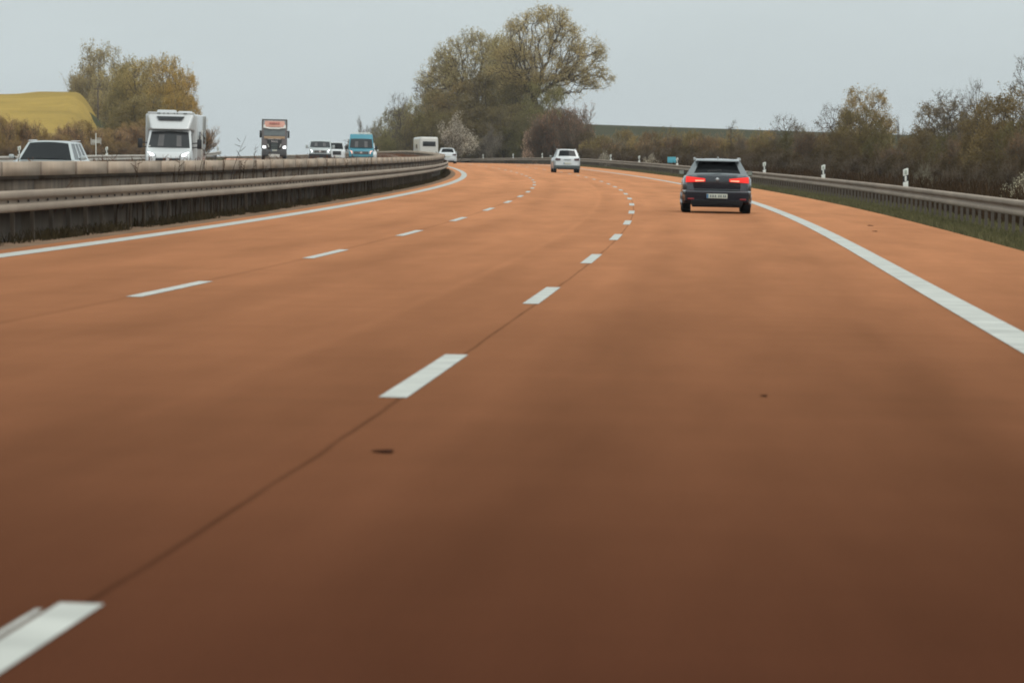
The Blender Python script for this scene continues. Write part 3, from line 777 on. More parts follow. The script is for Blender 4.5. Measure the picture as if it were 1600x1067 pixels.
# ---- dark estate car in the right lane
def dark_estate():
    r = empty('estate_car')
    def belt(y):
        return float(np.interp(y, [-2.27, -2.2, -1.6, 0.6, 1.15, 2.0, 2.27], [0.94, 0.965, 0.965, 0.93, 0.92, 0.76, 0.62]))
    hull(4.54, 1.75, 0.22, belt, (-1.36, 1.30), 0.36, 0.40, mat=M['navy'], root=r)
    f = greenhouse(r, (0.80, 0.76, -2.05, 1.10), (0.57, 0.54, -1.70, 0.25), 0.945, 1.335, M['navy_sheen'], pillars=(0.30, 0.60), rear_frame=(0.115, 0.13, 0.05, 0), bulge=0.04, glass='glassd', cpill=0.10)
    MB().hexa([(-0.54, -1.96, 1.315), (0.54, -1.96, 1.315), (0.57, -1.64, 1.335), (-0.57, -1.64, 1.335), (-0.52, -1.93, 1.35), (0.52, -1.93, 1.35), (0.55, -1.64, 1.378), (-0.55, -1.64, 1.378)]).build('roof_spoiler', M['navy_sheen'], r, 0.012)
    for s in (-1, 1):
        MB().tube((s * 0.575, -1.62, 1.395), (s * 0.56, 0.2, 1.395), 0.018).tube((s * 0.575, -1.60, 1.34), (s * 0.575, -1.60, 1.405), 0.026).tube((s * 0.56, 0.18, 1.34), (s * 0.56, 0.18, 1.405), 0.026).build('roof_rail', M['chrome'], r)
    MB().tube((0.02, -1.35, 1.36), (0.02, -1.42, 1.42), 0.025, 0.012).build('antenna', M['chrome'], r)
    # tailgate with a recess line and crease
    MB().hexa([(-0.60, -2.285, 0.60), (0.60, -2.285, 0.60), (0.60, -2.2, 0.60), (-0.60, -2.2, 0.60), (-0.66, -2.285, 0.93), (0.66, -2.285, 0.93), (0.64, -2.2, 0.95), (-0.64, -2.2, 0.95)]).build('tailgate', M['navy'], r, 0.02)
    MB().hexa([(-0.58, -2.30, 0.575), (0.58, -2.30, 0.575), (0.58, -2.22, 0.575), (-0.58, -2.22, 0.575), (-0.58, -2.32, 0.60), (0.58, -2.32, 0.60), (0.58, -2.22, 0.61), (-0.58, -2.22, 0.61)]).build('tailgate_crease', M['cladding'], r, 0.006)
    light_pair(r, 'tail_light', [(0.31, -2.33, 0.805), (0.80, -2.285, 0.775), (0.79, -2.27, 0.925), (0.31, -2.325, 0.875)], M['brake'], M['brake2'], 'lamp_core', 0.06, 0.02, (0.05, 0.5, 0.08, 0.38))
    MB().box((0, -2.30, 0.86), (0.05, 0.02, 0.09)).box((0.0, -2.306, 0.86), (0.10, 0.012, 0.03)).build('emblem', M['chrome'], r, 0.006)
    # bumper
    MB().hexa([(-0.80, -2.30, 0.27), (0.80, -2.30, 0.27), (0.86, -1.98, 0.27), (-0.86, -1.98, 0.27), (-0.80, -2.335, 0.575), (0.80, -2.335, 0.575), (0.88, -1.98, 0.60), (-0.88, -1.98, 0.60)]).build('bumper', M['navy'], r, 0.05, 3)
    MB().hexa([(-0.62, -2.30, 0.17), (0.62, -2.30, 0.17), (0.62, -2.05, 0.15), (-0.62, -2.05, 0.15), (-0.66, -2.345, 0.33), (0.66, -2.345, 0.33), (0.7, -2.1, 0.33), (-0.7, -2.1, 0.33)]).build('diffuser', M['trim'], r, 0.015)
    for s in (-1, 1): MB().box((s * 0.66, -2.33, 0.36), (0.16, 0.02, 0.04)).build('reflector', M['redlens'], r, 0.006)
    pl = plate(r, -2.345, 0.435, -1, 0.53)
    for k, (x, w) in enumerate(((-0.16, 0.045), (-0.10, 0.05), (-0.04, 0.045), (0.05, 0.04), (0.10, 0.045), (0.17, 0.04), (0.215, 0.04))):
        MB().box((x, -2.354, 0.435), (w * 0.7, 0.004, 0.06)).build('plate_mark', M['cladding'], pl)
    MB().box((0, -2.0, 0.9), (0.05, 0.02, 0.02)).build('latch', M['trim'], r)
    MB().tube((-0.25, -2.12, 1.06), (0.10, -2.05, 1.09), 0.012).build('wiper', M['trim'], r)
    mirrors(r, 0.83, 0.62, 1.01, M['trim'])
    seats(r, (-0.36, 0.36), 0.1, 0.45, 1.12); seats(r, (-0.45, 0.0, 0.45), -0.9, 0.45, 1.10)
    MB().box((0, -0.3, 0.5), (1.2, 3.0, 0.3)).build('cabin_floor', M['seat'], r)
    wheel_parts(r, (-0.765, 0.765), (-1.36, 1.30), 0.325, 0.225)
    light_pair(r, 'headlight', [(0.80, 2.12, 0.58), (0.45, 2.27, 0.56), (0.45, 2.2, 0.68), (0.80, 2.05, 0.72)], M['lens'])
    MB().box((0, 2.27, 0.42), (0.9, 0.04, 0.25)).build('grille', M['trim'], r)
    return r
v = dark_estate(); place(v, 118.2 + 2.3, 2.14); tag(v, 'dark navy estate car with lit red brake lights in the right lane', 'car')

# ---- generic car for the smaller ones
def small_car(name, paint, L_=4.4, W_=1.82, H=1.5, belt_z=0.98, hood_z=0.86, lowers=None, lights='rear', rear_y=0.28, screen_rear=0.25, roofw=0.60, glass='glassd', rails=False, tail='darklens', tailr=None, big=1.0, headmat=None, grille_mat=None, hood=1.05, rearbottom=0.12, splitter=0.2, plate_on=True, wheelr=0.32):
    r = empty(name); hl = L_ / 2
    def belt(y): return float(np.interp(y, [-hl, -hl + 0.08, hl - hood - 0.25, hl - hood, hl - 0.25, hl], [belt_z - 0.04, belt_z, belt_z - 0.01, belt_z - 0.03, hood_z - 0.05, hood_z - 0.2]))
    hull(L_, W_, splitter, belt, (-hl + 0.9, hl - 0.85), wheelr + 0.04, 0.5, mat=paint, root=r)
    hw = W_ / 2
    greenhouse(r, (hw - 0.11, hw - 0.13, -hl + 0.12, hl - hood), (roofw, roofw - 0.03, -hl + 0.12 + screen_rear, hl - hood - 0.72), belt_z - 0.02, H - 0.05, paint, rear_frame=(0.10, rearbottom, 0.10, 0), bulge=0.05, glass=glass, cpill=0.12)
    if rails:
        for s in (-1, 1): MB().tube((s * (roofw + 0.0), -hl + 0.6, H + 0.0), (s * (roofw - 0.02), hl - hood - 0.85, H - 0.01), 0.018).build('roof_rail', M['chrome'], r)
    lo = lowers or M['trim']
    # bumpers
    MB().hexa([(-hw + 0.08, -hl - 0.03, splitter), (hw - 0.08, -hl - 0.03, splitter), (hw, -hl + 0.3, splitter), (-hw, -hl + 0.3, splitter), (-hw + 0.08, -hl - 0.06, 0.52), (hw - 0.08, -hl - 0.06, 0.52), (hw + 0.01, -hl + 0.3, 0.50), (-hw - 0.01, -hl + 0.3, 0.50)]).build('rear_bumper', lo if lowers else paint, r, 0.04)
    MB().box((0, -hl - 0.03, splitter + 0.03), (W_ * 0.72, 0.1, 0.12)).build('diffuser', M['trim'], r, 0.02)
    z1 = belt_z
    P_ = [(hw - 0.44, -hl - 0.05, z1 - 0.20), (hw - 0.08, -hl - 0.02, z1 - 0.23), (hw - 0.09, -hl - 0.0, z1 - 0.05), (hw - 0.44, -hl - 0.04, z1 - 0.09)]
    light_pair(r, 'tail_light', P_, M[tail], t=0.05)
    # front
    hm = headmat or M['lens']
    light_pair(r, 'headlight', [(hw - 0.10, hl - 0.16, hood_z - 0.26), (hw - 0.48, hl - 0.0, hood_z - 0.30), (hw - 0.46, hl - 0.04, hood_z - 0.15), (hw - 0.12, hl - 0.22, hood_z - 0.10)], M['lens'], hm, 'headlamp', 0.06, 0, (0.25, 0.75, 0.1, 0.9))
    MB().hexa([(-0.48, hl + 0.01, 0.35), (0.48, hl + 0.01, 0.35), (0.48, hl - 0.1, 0.35), (-0.48, hl - 0.1, 0.35), (-0.44, hl + 0.01, hood_z - 0.24), (0.44, hl + 0.01, hood_z - 0.24), (0.44, hl - 0.1, hood_z - 0.24), (-0.44, hl - 0.1, hood_z - 0.24)]).build('grille', grille_mat or M['trim'], r, 0.01)
    if plate_on: plate(r, hl + 0.025, 0.42, 1)
    pz = 0.66 if lights == 'rear' else 0.6
    plate(r, -hl - 0.035, pz, -1)
    mirrors(r, hw + 0.02, hl - hood - 0.35, belt_z + 0.05, paint)
    seats(r, (-0.38, 0.38), 0.1, 0.5, H - 0.30)
    MB().box((0, -0.2, 0.5), (1.2, L_ * 0.6, 0.3)).build('cabin_floor', M['seat'], r)
    wheel_parts(r, (-hw + 0.12, hw - 0.12), (-hl + 0.9, hl - 0.85), wheelr, 0.21)
    return r

v = small_car('suv', M['wpaint'], 4.45, 1.86, 1.66, 1.08, 0.98, lowers=M['cladding'], screen_rear=0.30, roofw=0.64, rails=True, rearbottom=0.16, splitter=0.26, wheelr=0.35)
MB().box((0, -2.29, 0.92), (0.5, 0.02, 0.04)).build('boot_strip', M['cladding'], v)
place(v, 327.5 + 2.25, 0.15, yaw=0.03); tag(v, 'white SUV with grey lower bumper ahead, straddling the dashed line', 'car')
v = small_car('hatchback_car', M['wpaint'], 4.3, 1.84, 1.50, 1.00, 0.9, screen_rear=0.34, roofw=0.60, rearbottom=0.14)
place(v, 452, -5.5); tag(v, 'white hatchback disappearing round the bend beside the median barrier', 'car')
v = small_car('estate_car', M['silver'], 4.5, 1.84, 1.50, 0.99, 0.92, rails=True, screen_rear=0.3, roofw=0.61, glass='glassd', hood=1.1)
seats(v, (0.0,), 0.9, 0.8, 0.95)
place(v, 127 + 2.2, -16.2, oncoming=True); tag(v, 'silver estate car half hidden behind the left end of the median barrier', 'car')
v = small_car('people_carrier', M['wpaint'], 4.7, 1.88, 1.95, 1.20, 1.25, hood=0.95, screen_rear=0.2, roofw=0.70, glass='glassd', grille_mat=M['trim'])
place(v, 500 + 2.3, -15.0, oncoming=True); tag(v, 'white people carrier with black grille between the silver van and the teal van', 'van')
v = small_car('compact_van', M['wpaint'], 4.4, 1.83, 1.88, 1.15, 1.10, hood=0.95, screen_rear=0.12, roofw=0.70, headmat=M['lamp'])
place(v, 405 + 2.2, -14.0, oncoming=True); tag(v, 'small white van with bright headlights half hidden by the teal van', 'van')

# ---- vans
def van(name, paint, L_, W_, H, zs0, zs1, hoodz, slope, lowers, lampmat, roof_items=False, grille=M['trim'], bump_z=0.85, core=M['lamp'], badge=True):
    """one-box van, front at +y. zs0/zs1: windscreen bottom/top"""
    r = empty(name); hl = L_ / 2; hw = W_ / 2
    # body side profile extruded, rounded
    prof = [(-hl, 0.32), (hl - 0.05, 0.32), (hl, 0.45), (hl, hoodz - 0.22), (hl - 0.08, hoodz), (hl - slope[0], zs0), (hl - slope[1], zs1), (hl - slope[1] - 0.25, H), (-hl + 0.06, H), (-hl, H - 0.1)]
    vs = []; n = len(prof); tap = lambda z: hw * float(np.interp(z, [0.3, 1.1, H], [0.98, 1.0, 0.86]))
    for s in (-1, 1):
        for y, z in prof: vs.append((s * tap(z) * (0.93 if y > hl - 0.1 else 1), y, z))
    fs = [tuple(range(n))[::-1], tuple(range(n, 2 * n))] + [(i, (i + 1) % n, n + (i + 1) % n, n + i) for i in range(n)]
    MB().add(vs, fs).build('body', paint, r, 0.05, 3, 20)
    # windscreen
    w0, w1 = tap(zs0) - 0.08, tap(zs1) - 0.08
    F_ = [(w0, hl - slope[0] + 0.0, zs0 + 0.02), (-w0, hl - slope[0] + 0.0, zs0 + 0.02), (-w1, hl - slope[1], zs1 - 0.0), (w1, hl - slope[1], zs1)]
    MB().slab(F_, 0, 1, 0, 1, 0.02, 0.04, 0.012, 6, 3).build('windscreen', M['wsolid'], r)
    for x in (-0.42, 0.42):
        hd = MB().slab(F_, 0.5 - x / 2 - 0.07, 0.5 - x / 2 + 0.07, 0.05, 0.72, 0.012, 0.04, 0.016, 3, 4).build('occupant', M['dimfig'], r, 0.0)
    for s in (-1, 1):   # side windows
        S_ = [(s * (tap(zs0) + 0.004), hl - slope[0] - 0.25, zs0 - 0.02), (s * (tap(zs0) + 0.004), hl - slope[0] - 1.15, zs0 - 0.02), (s * (tap(zs1) + 0.004), hl - slope[1] - 1.0, zs1 - 0.06), (s * (tap(zs1) + 0.004), hl - slope[1] - 0.15, zs1 - 0.06)]
        if s < 0: S_ = [S_[1], S_[0], S_[3], S_[2]]
        MB().slab(S_, 0, 1, 0, 1, 0.02, 0, 0.004, 2, 2).build('side_window', M['wsolid'], r)
    # lights, grille, bumper
    light_pair(r, 'headlight', [(hw - 0.08, hl - 0.05, hoodz - 0.36), (hw - 0.42, hl + 0.01, hoodz - 0.36), (hw - 0.40, hl - 0.0, hoodz - 0.14), (hw - 0.10, hl - 0.07, hoodz - 0.06)], M['lens'], core, 'headlamp', 0.08, 0, (0.12, 0.72, 0.1, 0.9))
    g = MB().box((0, hl + 0.01, hoodz - 0.26), (W_ - 0.92, 0.04, 0.20)).build('grille', grille, r, 0.01)
    for dz in (-0.05, 0.04): MB().box((0, hl + 0.034, hoodz - 0.26 + dz), (W_ - 0.98, 0.008, 0.015)).build('grille_bar', M['chrome'], g)
    if badge: MB().lathe_x((0, 0, 0), [(-0.01, 0.085), (0.01, 0.085)], 16)
    if badge:
        e = MB(); e.tube((0, hl + 0.03, hoodz - 0.25), (0, hl + 0.055, hoodz - 0.25), 0.085, n=16); e.build('emblem', M['chrome'], r)
    MB().hexa([(-hw + 0.03, hl - 0.2, 0.25), (hw - 0.03, hl - 0.2, 0.25), (hw - 0.1, hl + 0.06, 0.25), (-hw + 0.1, hl + 0.06, 0.25), (-hw + 0.03, hl - 0.2, bump_z - 0.2), (hw - 0.03, hl - 0.2, bump_z - 0.2), (hw - 0.1, hl + 0.07, bump_z - 0.2), (-hw + 0.1, hl + 0.07, bump_z - 0.2)]).build('bumper', lowers, r, 0.03)
    plate(r, hl + 0.085, 0.50, 1)
    for s in (-1, 1):
        mi = MB().box((s * (hw + 0.14), hl - slope[0] - 0.15, zs0 + 0.06), (0.2, 0.12, 0.3)).build('mirror', M['silver'] if paint != M['teal'] else M['trim'], r, 0.03)
        MB().tube((s * (hw - 0.05), hl - slope[0] - 0.15, zs0 - 0.05), (s * (hw + 0.1), hl - slope[0] - 0.15, zs0), 0.03).build('mirror_arm', M['trim'], mi)
    wheel_parts(r, (-hw + 0.13, hw - 0.13), (-hl + 1.0, hl - 0.95), 0.34, 0.22)
    MB().box((0, 0, 0.3), (W_ - 0.3, L_ - 0.4, 0.16)).build('underbody', M['trim'], r)
    if roof_items:
        for y in (hl - 1.6, hl - 2.8, hl - 4.0): MB().box((0, y, H + 0.05), (W_ * 0.74, 0.05, 0.04)).box((-W_ * 0.36, y, H + 0.02), (0.05, 0.06, 0.1)).box((W_ * 0.36, y, H + 0.02), (0.05, 0.06, 0.1)).build('roof_bar', M['white'], r)
        MB().box((-0.1, hl - 2.3, H + 0.10), (1.2, 0.9, 0.07)).build('roof_box', M['white'], r, 0.02)
    return r
M['wsolid'] = mat_simple('windscreen_glass', (0.028, 0.030, 0.031), 0.12, 0, 0.0, 0.5, 1.6, spec=0.35)
M['dimfig'] = mat_simple('figure_behind_glass', (0.085, 0.08, 0.078), 0.35, 0, 0, 0.4, 5.0)
v = van('transporter_van', M['silver'], 4.9, 1.90, 2.0, 1.40, 1.86, 1.32, (0.42, 0.95), M['trim'], M['lamp'], bump_z=1.08)
place(v, 380 + 2.4, -17.9, oncoming=True); tag(v, 'silver passenger van with black grille and lit headlights', 'van')
v = van('high_roof_van', M['teal'], 5.9, 2.05, 2.52, 1.40, 2.14, 1.32, (0.45, 0.98), M['trim'], M['lampw'], roof_items=True, bump_z=0.95, core=M['lampw'])
place(v, 368 + 2.9, -14.55, oncoming=True); tag(v, 'bright teal high-roof van with glowing orange headlights', 'van')

# ---- motorhome coming towards us
def motorhome():
    r = empty('motorhome'); L_ = 7.0; hl = 3.5
    # living box
    MB().hexa([(-1.13, -hl, 0.45), (1.13, -hl, 0.45), (1.13, 1.65, 0.45), (-1.13, 1.65, 0.45), (-1.12, -hl + 0.08, 2.76), (1.12, -hl + 0.08, 2.76), (1.12, 1.9, 2.76), (-1.12, 1.9, 2.76)]).build('body', M['wpaint'], r, 0.09, 3)
    # nose over the cab
    vs = [(-1.06, 1.85, 2.02), (1.06, 1.85, 2.02), (0.80, 2.62, 2.10), (-0.80, 2.62, 2.10), (-1.07, 1.85, 2.80), (1.07, 1.85, 2.80), (1.00, 2.15, 2.80), (-1.00, 2.15, 2.80)]
    MB().hexa(vs).build('cab_hood', M['wpaint'], r, 0.09, 4)
    # cab
    prof = [(1.5, 0.35), (3.35, 0.35), (3.42, 0.5), (3.42, 0.9), (3.30, 1.10), (2.88, 1.28), (2.35, 2.06), (1.5, 2.06)]
    n = len(prof); tp = lambda z: float(np.interp(z, [0.3, 1.1, 2.1], [0.98, 1.0, 0.88]))
    vs = [(s * tp(z) * (0.94 if y > 3.2 else 1), y, z) for s in (-1, 1) for y, z in prof]
    fs = [tuple(range(n))[::-1], tuple(range(n, 2 * n))] + [(i, (i + 1) % n, n + (i + 1) % n, n + i) for i in range(n)]
    MB().add(vs, fs).build('cab', M['wpaint'], r, 0.05, 3, 20)
    F_ = [(0.90, 2.86, 1.30), (-0.90, 2.86, 1.30), (-0.80, 2.39, 1.98), (0.80, 2.39, 1.98)]
    ws = MB().slab(F_, 0, 1, 0, 1, 0.02, 0.05, 0.012, 8, 3).build('windscreen', M['wsolid'], r)
    MB().slab(F_, 0.22, 0.36, 0.05, 0.8, 0.012, 0.05, 0.015, 3, 4).build('occupant', M['dimfig'], r)
    MB().slab(F_, 0.68, 0.80, 0.05, 0.75, 0.012, 0.05, 0.015, 3, 4).build('occupant', M['dimfig'], r)
    MB().box((0.84, 2.84, 1.36), (0.07, 0.02, 0.06)).build('toll_sticker', M['white'], r)
    # skylight
    MB().hexa([(-0.50, 2.44, 2.50), (0.50, 2.44, 2.50), (0.50, 2.32, 2.50), (-0.50, 2.32, 2.50), (-0.60, 2.325, 2.66), (0.60, 2.325, 2.66), (0.60, 2.24, 2.66), (-0.60, 2.24, 2.66)]).build('skylight', M['wsolid'], r)
    # roof edge, air conditioner and small dark roof marks
    MB().box((0, 1.95, 2.80), (2.0, 0.5, 0.08)).build('roof_ridge', M['wpaint'], r, 0.03)
    MB().box((0.3, 0.6, 2.84), (0.8, 0.9, 0.2)).build('roof_vent', M['wpaint'], r, 0.06)
    MB().box((-0.3, -2.0, 2.84), (0.6, 0.7, 0.16)).build('roof_vent', M['wpaint'], r, 0.05)
    for x, w in ((0.52, 0.12), (0.30, 0.04), (0.12, 0.05), (-0.15, 0.04), (-0.28, 0.04), (-0.62, 0.16)):
        MB().box((x, 2.21, 2.79), (w, 0.02, 0.035)).build('roof_slot', M['cladding'], r)
    light_pair(r, 'headlight', [(0.90, 3.34, 0.94), (0.50, 3.43, 0.92), (0.54, 3.40, 1.02), (0.90, 3.22, 1.18)], M['lens'], M['lamp'], 'headlamp', 0.1, 0, (0.05, 0.8, 0.1, 0.8))
    MB().box((0, 3.44, 0.77), (1.05, 0.05, 0.17)).build('grille', M['trim'], r, 0.01)
    MB().tube((0, 3.45, 0.80), (0, 3.49, 0.80), 0.07, n=14).build('emblem', M['chrome'], r)
    MB().hexa([(-0.93, 3.2, 0.28), (0.93, 3.2, 0.28), (0.85, 3.5, 0.28), (-0.85, 3.5, 0.28), (-0.93, 3.2, 0.66), (0.93, 3.2, 0.66), (0.85, 3.5, 0.66), (-0.85, 3.5, 0.66)]).build('bumper', M['wpaint'], r, 0.05)
    plate(r, 3.52, 0.5, 1)
    for s in (-1, 1):
        mi = MB().box((s * 1.28, 2.5, 1.48), (0.2, 0.13, 0.42)).build('mirror', M['trim'], r, 0.04)
        MB().tube((s * 0.93, 2.5, 1.50), (s * 1.2, 2.5, 1.52), 0.025).tube((s * 0.93, 2.5, 1.32), (s * 1.2, 2.5, 1.34), 0.025).build('mirror_arm', M['trim'], mi)
        S_ = [(s * 0.985, 2.62, 1.28), (s * 0.985, 1.75, 1.28), (s * 0.90, 1.75, 1.92), (s * 0.90, 2.25, 1.92)]
        if s < 0: S_ = [S_[1], S_[0], S_[3], S_[2]]
        MB().slab(S_, 0, 1, 0, 1, 0.02, 0, 0.02, 2, 2).build('side_window', M['wsolid'], r)
        MB().box((s * 1.13, 0.3, 1.75), (0.03, 0.9, 0.55)).build('living_window', M['wsolid'], r, 0.02)
        MB().box((s * 1.13, -2.2, 1.75), (0.03, 0.9, 0.5)).build('living_window', M['wsolid'], r, 0.02)
    MB().box((-1.135, -0.9, 1.35), (0.03, 0.6, 1.5)).build('entrance_door', M['cream'], r, 0.02)
    MB().box((0, 0, 0.38), (1.9, 6.4, 0.2)).build('underbody', M['trim'], r)
    wheel_parts(r, (-0.9, 0.9), (-1.9, 2.55), 0.34, 0.22)
    return r
v = motorhome(); place(v, 200 + 3.4, -19.35, oncoming=True); tag(v, 'white motorhome with lit headlights and a cab hood over dark windscreen', 'motorhome')

# ---- motorhome seen from behind, far ahead
def motorhome_rear():
    r = empty('motorhome'); 
    MB().hexa([(-1.12, -3.2, 0.5), (1.12, -3.2, 0.5), (1.12, 2.0, 0.5), (-1.12, 2.0, 0.5), (-1.08, -3.05, 2.95), (1.08, -3.05, 2.95), (1.08, 2.4, 2.9), (-1.08, 2.4, 2.9)]).build('body', M['cream'], r, 0.30, 5)
    MB().hexa([(-1.0, 1.9, 0.5), (1.0, 1.9, 0.5), (0.95, 3.3, 0.5), (-0.95, 3.3, 0.5), (-1.0, 1.9, 2.3), (1.0, 1.9, 2.3), (0.85, 2.6, 1.5), (-0.85, 2.6, 1.5)]).build('cab', M['cream'], r, 0.08)
    MB().box((0, -3.14, 2.15), (1.5, 0.05, 0.55)).build('rear_window', M['wsolid'], r, 0.02)
    MB().box((0, -3.22, 0.62), (2.2, 0.12, 0.2)).build('rear_bumper', M['cladding'], r, 0.03)
    light_pair(r, 'tail_light', [(0.88, -3.21, 0.75), (1.04, -3.21, 0.75), (1.04, -3.18, 1.05), (0.88, -3.18, 1.05)], M['redlens'])
    for s in (-1, 1): MB().box((s * 1.12, -0.6, 1.85), (0.03, 1.0, 0.5)).build('side_window', M['wsolid'], r, 0.02)
    plate(r, -3.24, 0.9, -1)
    MB().box((0, 0, 0.4), (1.9, 6.0, 0.2)).build('underbody', M['trim'], r)
    wheel_parts(r, (-0.95, 0.95), (-1.9, 2.4), 0.34, 0.22)
    return r
v = motorhome_rear(); place(v, 540 + 3.2, -3.0, yaw=0.08); tag(v, 'cream motorhome seen from behind above the far end of the median barrier', 'motorhome')

# ---- lorry
def text_mesh(txt, size, depth):
    cu = bpy.data.curves.new('text', 'FONT'); cu.body = txt; cu.size = size; cu.extrude = depth; cu.align_x = 'CENTER'; cu.align_y = 'CENTER'
    ob = bpy.data.objects.new('tmp', cu); col.objects.link(ob)
    dg = bpy.context.evaluated_depsgraph_get(); me = bpy.data.meshes.new_from_object(ob.evaluated_get(dg)); bpy.data.objects.remove(ob)
    return me
def lorry():
    r = empty('lorry')
    # cab, front face at y=0
    vs = [(-1.22, -2.2, 0.95), (1.22, -2.2, 0.95), (1.20, -0.12, 0.95), (-1.20, -0.12, 0.95), (-1.22, -2.2, 3.1), (1.22, -2.2, 3.1), (1.16, -0.25, 3.1), (-1.16, -0.25, 3.1)]
    MB().hexa(vs).build('cab', M['brown'], r, 0.08, 3)
    MB().hexa([(-1.18, -2.0, 3.08), (1.18, -2.0, 3.08), (1.10, -0.35, 3.08), (-1.10, -0.35, 3.08), (-1.12, -1.9, 3.85), (1.12, -1.9, 3.85), (0.95, -0.75, 3.82), (-0.95, -0.75, 3.82)]).build('roof_fairing', M['brown'], r, 0.10, 3)
    vp = MB().hexa([(-1.05, -0.16, 3.20), (1.05, -0.16, 3.20), (1.05, -0.4, 3.20), (-1.05, -0.4, 3.20), (-0.95, -0.55, 3.78), (0.95, -0.55, 3.78), (0.95, -0.75, 3.78), (-0.95, -0.75, 3.78)]).build('sign_panel', M['orange'], r, 0.04)
    for x, w in ((0.42, 0.16), (0.24, 0.10), (0.05, 0.22), (-0.18, 0.12), (-0.40, 0.18)):
        MB().hexa([(x - w / 2, -0.24, 3.50), (x + w / 2, -0.24, 3.50), (x + w / 2, -0.44, 3.50), (x - w / 2, -0.44, 3.50), (x - w / 2, -0.35, 3.68), (x + w / 2, -0.35, 3.68), (x + w / 2, -0.55, 3.68), (x - w / 2, -0.55, 3.68)]).build('sign_mark', M['redmark'], vp)
    for s in (-1, 1): MB().box((s * 0.98, -0.2, 3.28), (0.2, 0.1, 0.24)).build('roof_lamp', M['white'], r, 0.03)
    # visor, a pale band dipping in the middle
    MB().hexa([(-0.45, 0.0, 3.02), (0.45, 0.0, 3.02), (0.45, -0.25, 3.02), (-0.45, -0.25, 3.02), (-0.45, -0.1, 3.16), (0.45, -0.1, 3.16), (0.45, -0.3, 3.16), (-0.45, -0.3, 3.16)]).hexa([(0.45, 0.0, 3.02), (1.08, -0.05, 3.12), (1.08, -0.25, 3.12), (0.45, -0.25, 3.02), (0.45, -0.1, 3.16), (1.08, -0.1, 3.24), (1.08, -0.3, 3.24), (0.45, -0.3, 3.16)]).hexa([(-1.08, -0.05, 3.12), (-0.45, 0.0, 3.02), (-0.45, -0.25, 3.02), (-1.08, -0.25, 3.12), (-1.08, -0.1, 3.24), (-0.45, -0.1, 3.16), (-0.45, -0.3, 3.16), (-1.08, -0.3, 3.24)]).build('sun_visor', M['cream'], r, 0.01)
    F_ = [(1.05, -0.165, 2.36), (-1.05, -0.165, 2.36), (-1.0, -0.24, 3.04), (1.0, -0.24, 3.04)]
    MB().slab(F_, 0, 1, 0, 1, 0.02, 0.05, 0.012, 6, 3).build('windscreen', M['hazy'], r)
    MB().box((0, -0.11, 2.18), (2.02, 0.08, 0.24)).build('front_panel', M['ochre'], r, 0.02)
    MB().box((0.35, -0.08, 2.03), (0.55, 0.05, 0.05)).box((-0.35, -0.08, 2.03), (0.55, 0.05, 0.05)).build('chrome_strip', M['chrome'], r)
    g = MB().hexa([(-0.62, -0.07, 0.85), (0.62, -0.07, 0.85), (0.62, -0.2, 0.85), (-0.62, -0.2, 0.85), (-0.72, -0.07, 1.98), (0.72, -0.07, 1.98), (0.72, -0.2, 1.98), (-0.72, -0.2, 1.98)]).build('grille', M['trim'], r, 0.02)
    for k in range(4): MB().box((0, -0.06, 1.05 + 0.16 * k), (0.62, 0.03, 0.10)).build('grille_slat', M['cladding'], g)
    me = text_mesh('MAN', 0.30, 0.01); me.transform(__import__('mathutils').Matrix.Rotation(PI, 4, 'Z') @ __import__('mathutils').Matrix.Rotation(PI / 2, 4, 'X'))
    le = link_mesh('lettering', me, M['chrome'], g); le.location = (0, -0.045, 1.78)
    for s in (-1, 1): MB().hexa([(s * 0.50, -0.04, 1.22), (s * 0.56, -0.04, 1.22), (s * 0.56, -0.08, 1.22), (s * 0.50, -0.08, 1.22), (s * 0.60, -0.04, 1.55), (s * 0.67, -0.04, 1.55), (s * 0.67, -0.08, 1.55), (s * 0.60, -0.08, 1.55)]).build('running_light', M['white'], r)
    MB().hexa([(-1.22, -0.5, 0.42), (1.22, -0.5, 0.42), (1.15, 0.02, 0.42), (-1.15, 0.02, 0.42), (-1.22, -0.5, 1.0), (1.22, -0.5, 1.0), (1.15, 0.02, 1.0), (-1.15, 0.02, 1.0)]).build('bumper', M['darkgrey'], r, 0.06, 3)
    MB().box((0, 0.04, 0.42), (1.08, 0.05, 0.28)).build('skirt_panel', M['cream'], r, 0.02)
    plate(r, 0.05, 0.93, 1)
    light_pair(r, 'headlight', [(1.16, -0.02, 1.10), (0.76, 0.03, 1.10), (0.80, 0.02, 1.36), (1.16, -0.04, 1.42)], M['lens'], M['lamp'], 'headlamp', 0.1, 0, (0.1, 0.85, 0.1, 0.9))
    for s in (-1, 1):
        mi = MB().box((s * 1.36, -0.3, 2.5), (0.2, 0.14, 0.7)).build('mirror', M['trim'], r, 0.03)
        MB().tube((s * 1.15, -0.3, 2.75), (s * 1.3, -0.3, 2.8), 0.03).build('mirror_arm', M['trim'], mi)
    tr = MB().box((0, -9.6, 2.55), (2.5, 13.6, 2.85)).build('trailer_box', M['darkgrey'], r, 0.03)
    MB().box((-1.2, -2.79, 2.55), (0.1, 0.04, 2.8)).box((1.2, -2.79, 2.55), (0.1, 0.04, 2.8)).box((0, -2.79, 3.9), (2.3, 0.04, 0.1)).build('trailer_frame', M['post'], tr)
    MB().box((0, -7.5, 0.9), (1.2, 14.0, 0.4)).build('chassis', M['trim'], r)
    wheel_parts(r, (-1.05, 1.05), (-1.35, -5.0, -12.0, -13.3, -14.6), 0.5, 0.32)
    MB().box((0, -0.4, 0.5), (2.2, 0.4, 0.3)).build('under_run_bar', M['trim'], r)
    return r
M['hazy'] = mat_simple('windscreen_with_sky_sheen', (0.13, 0.15, 0.15), 0.25, 0, 0.5, 0.25, 1.2)
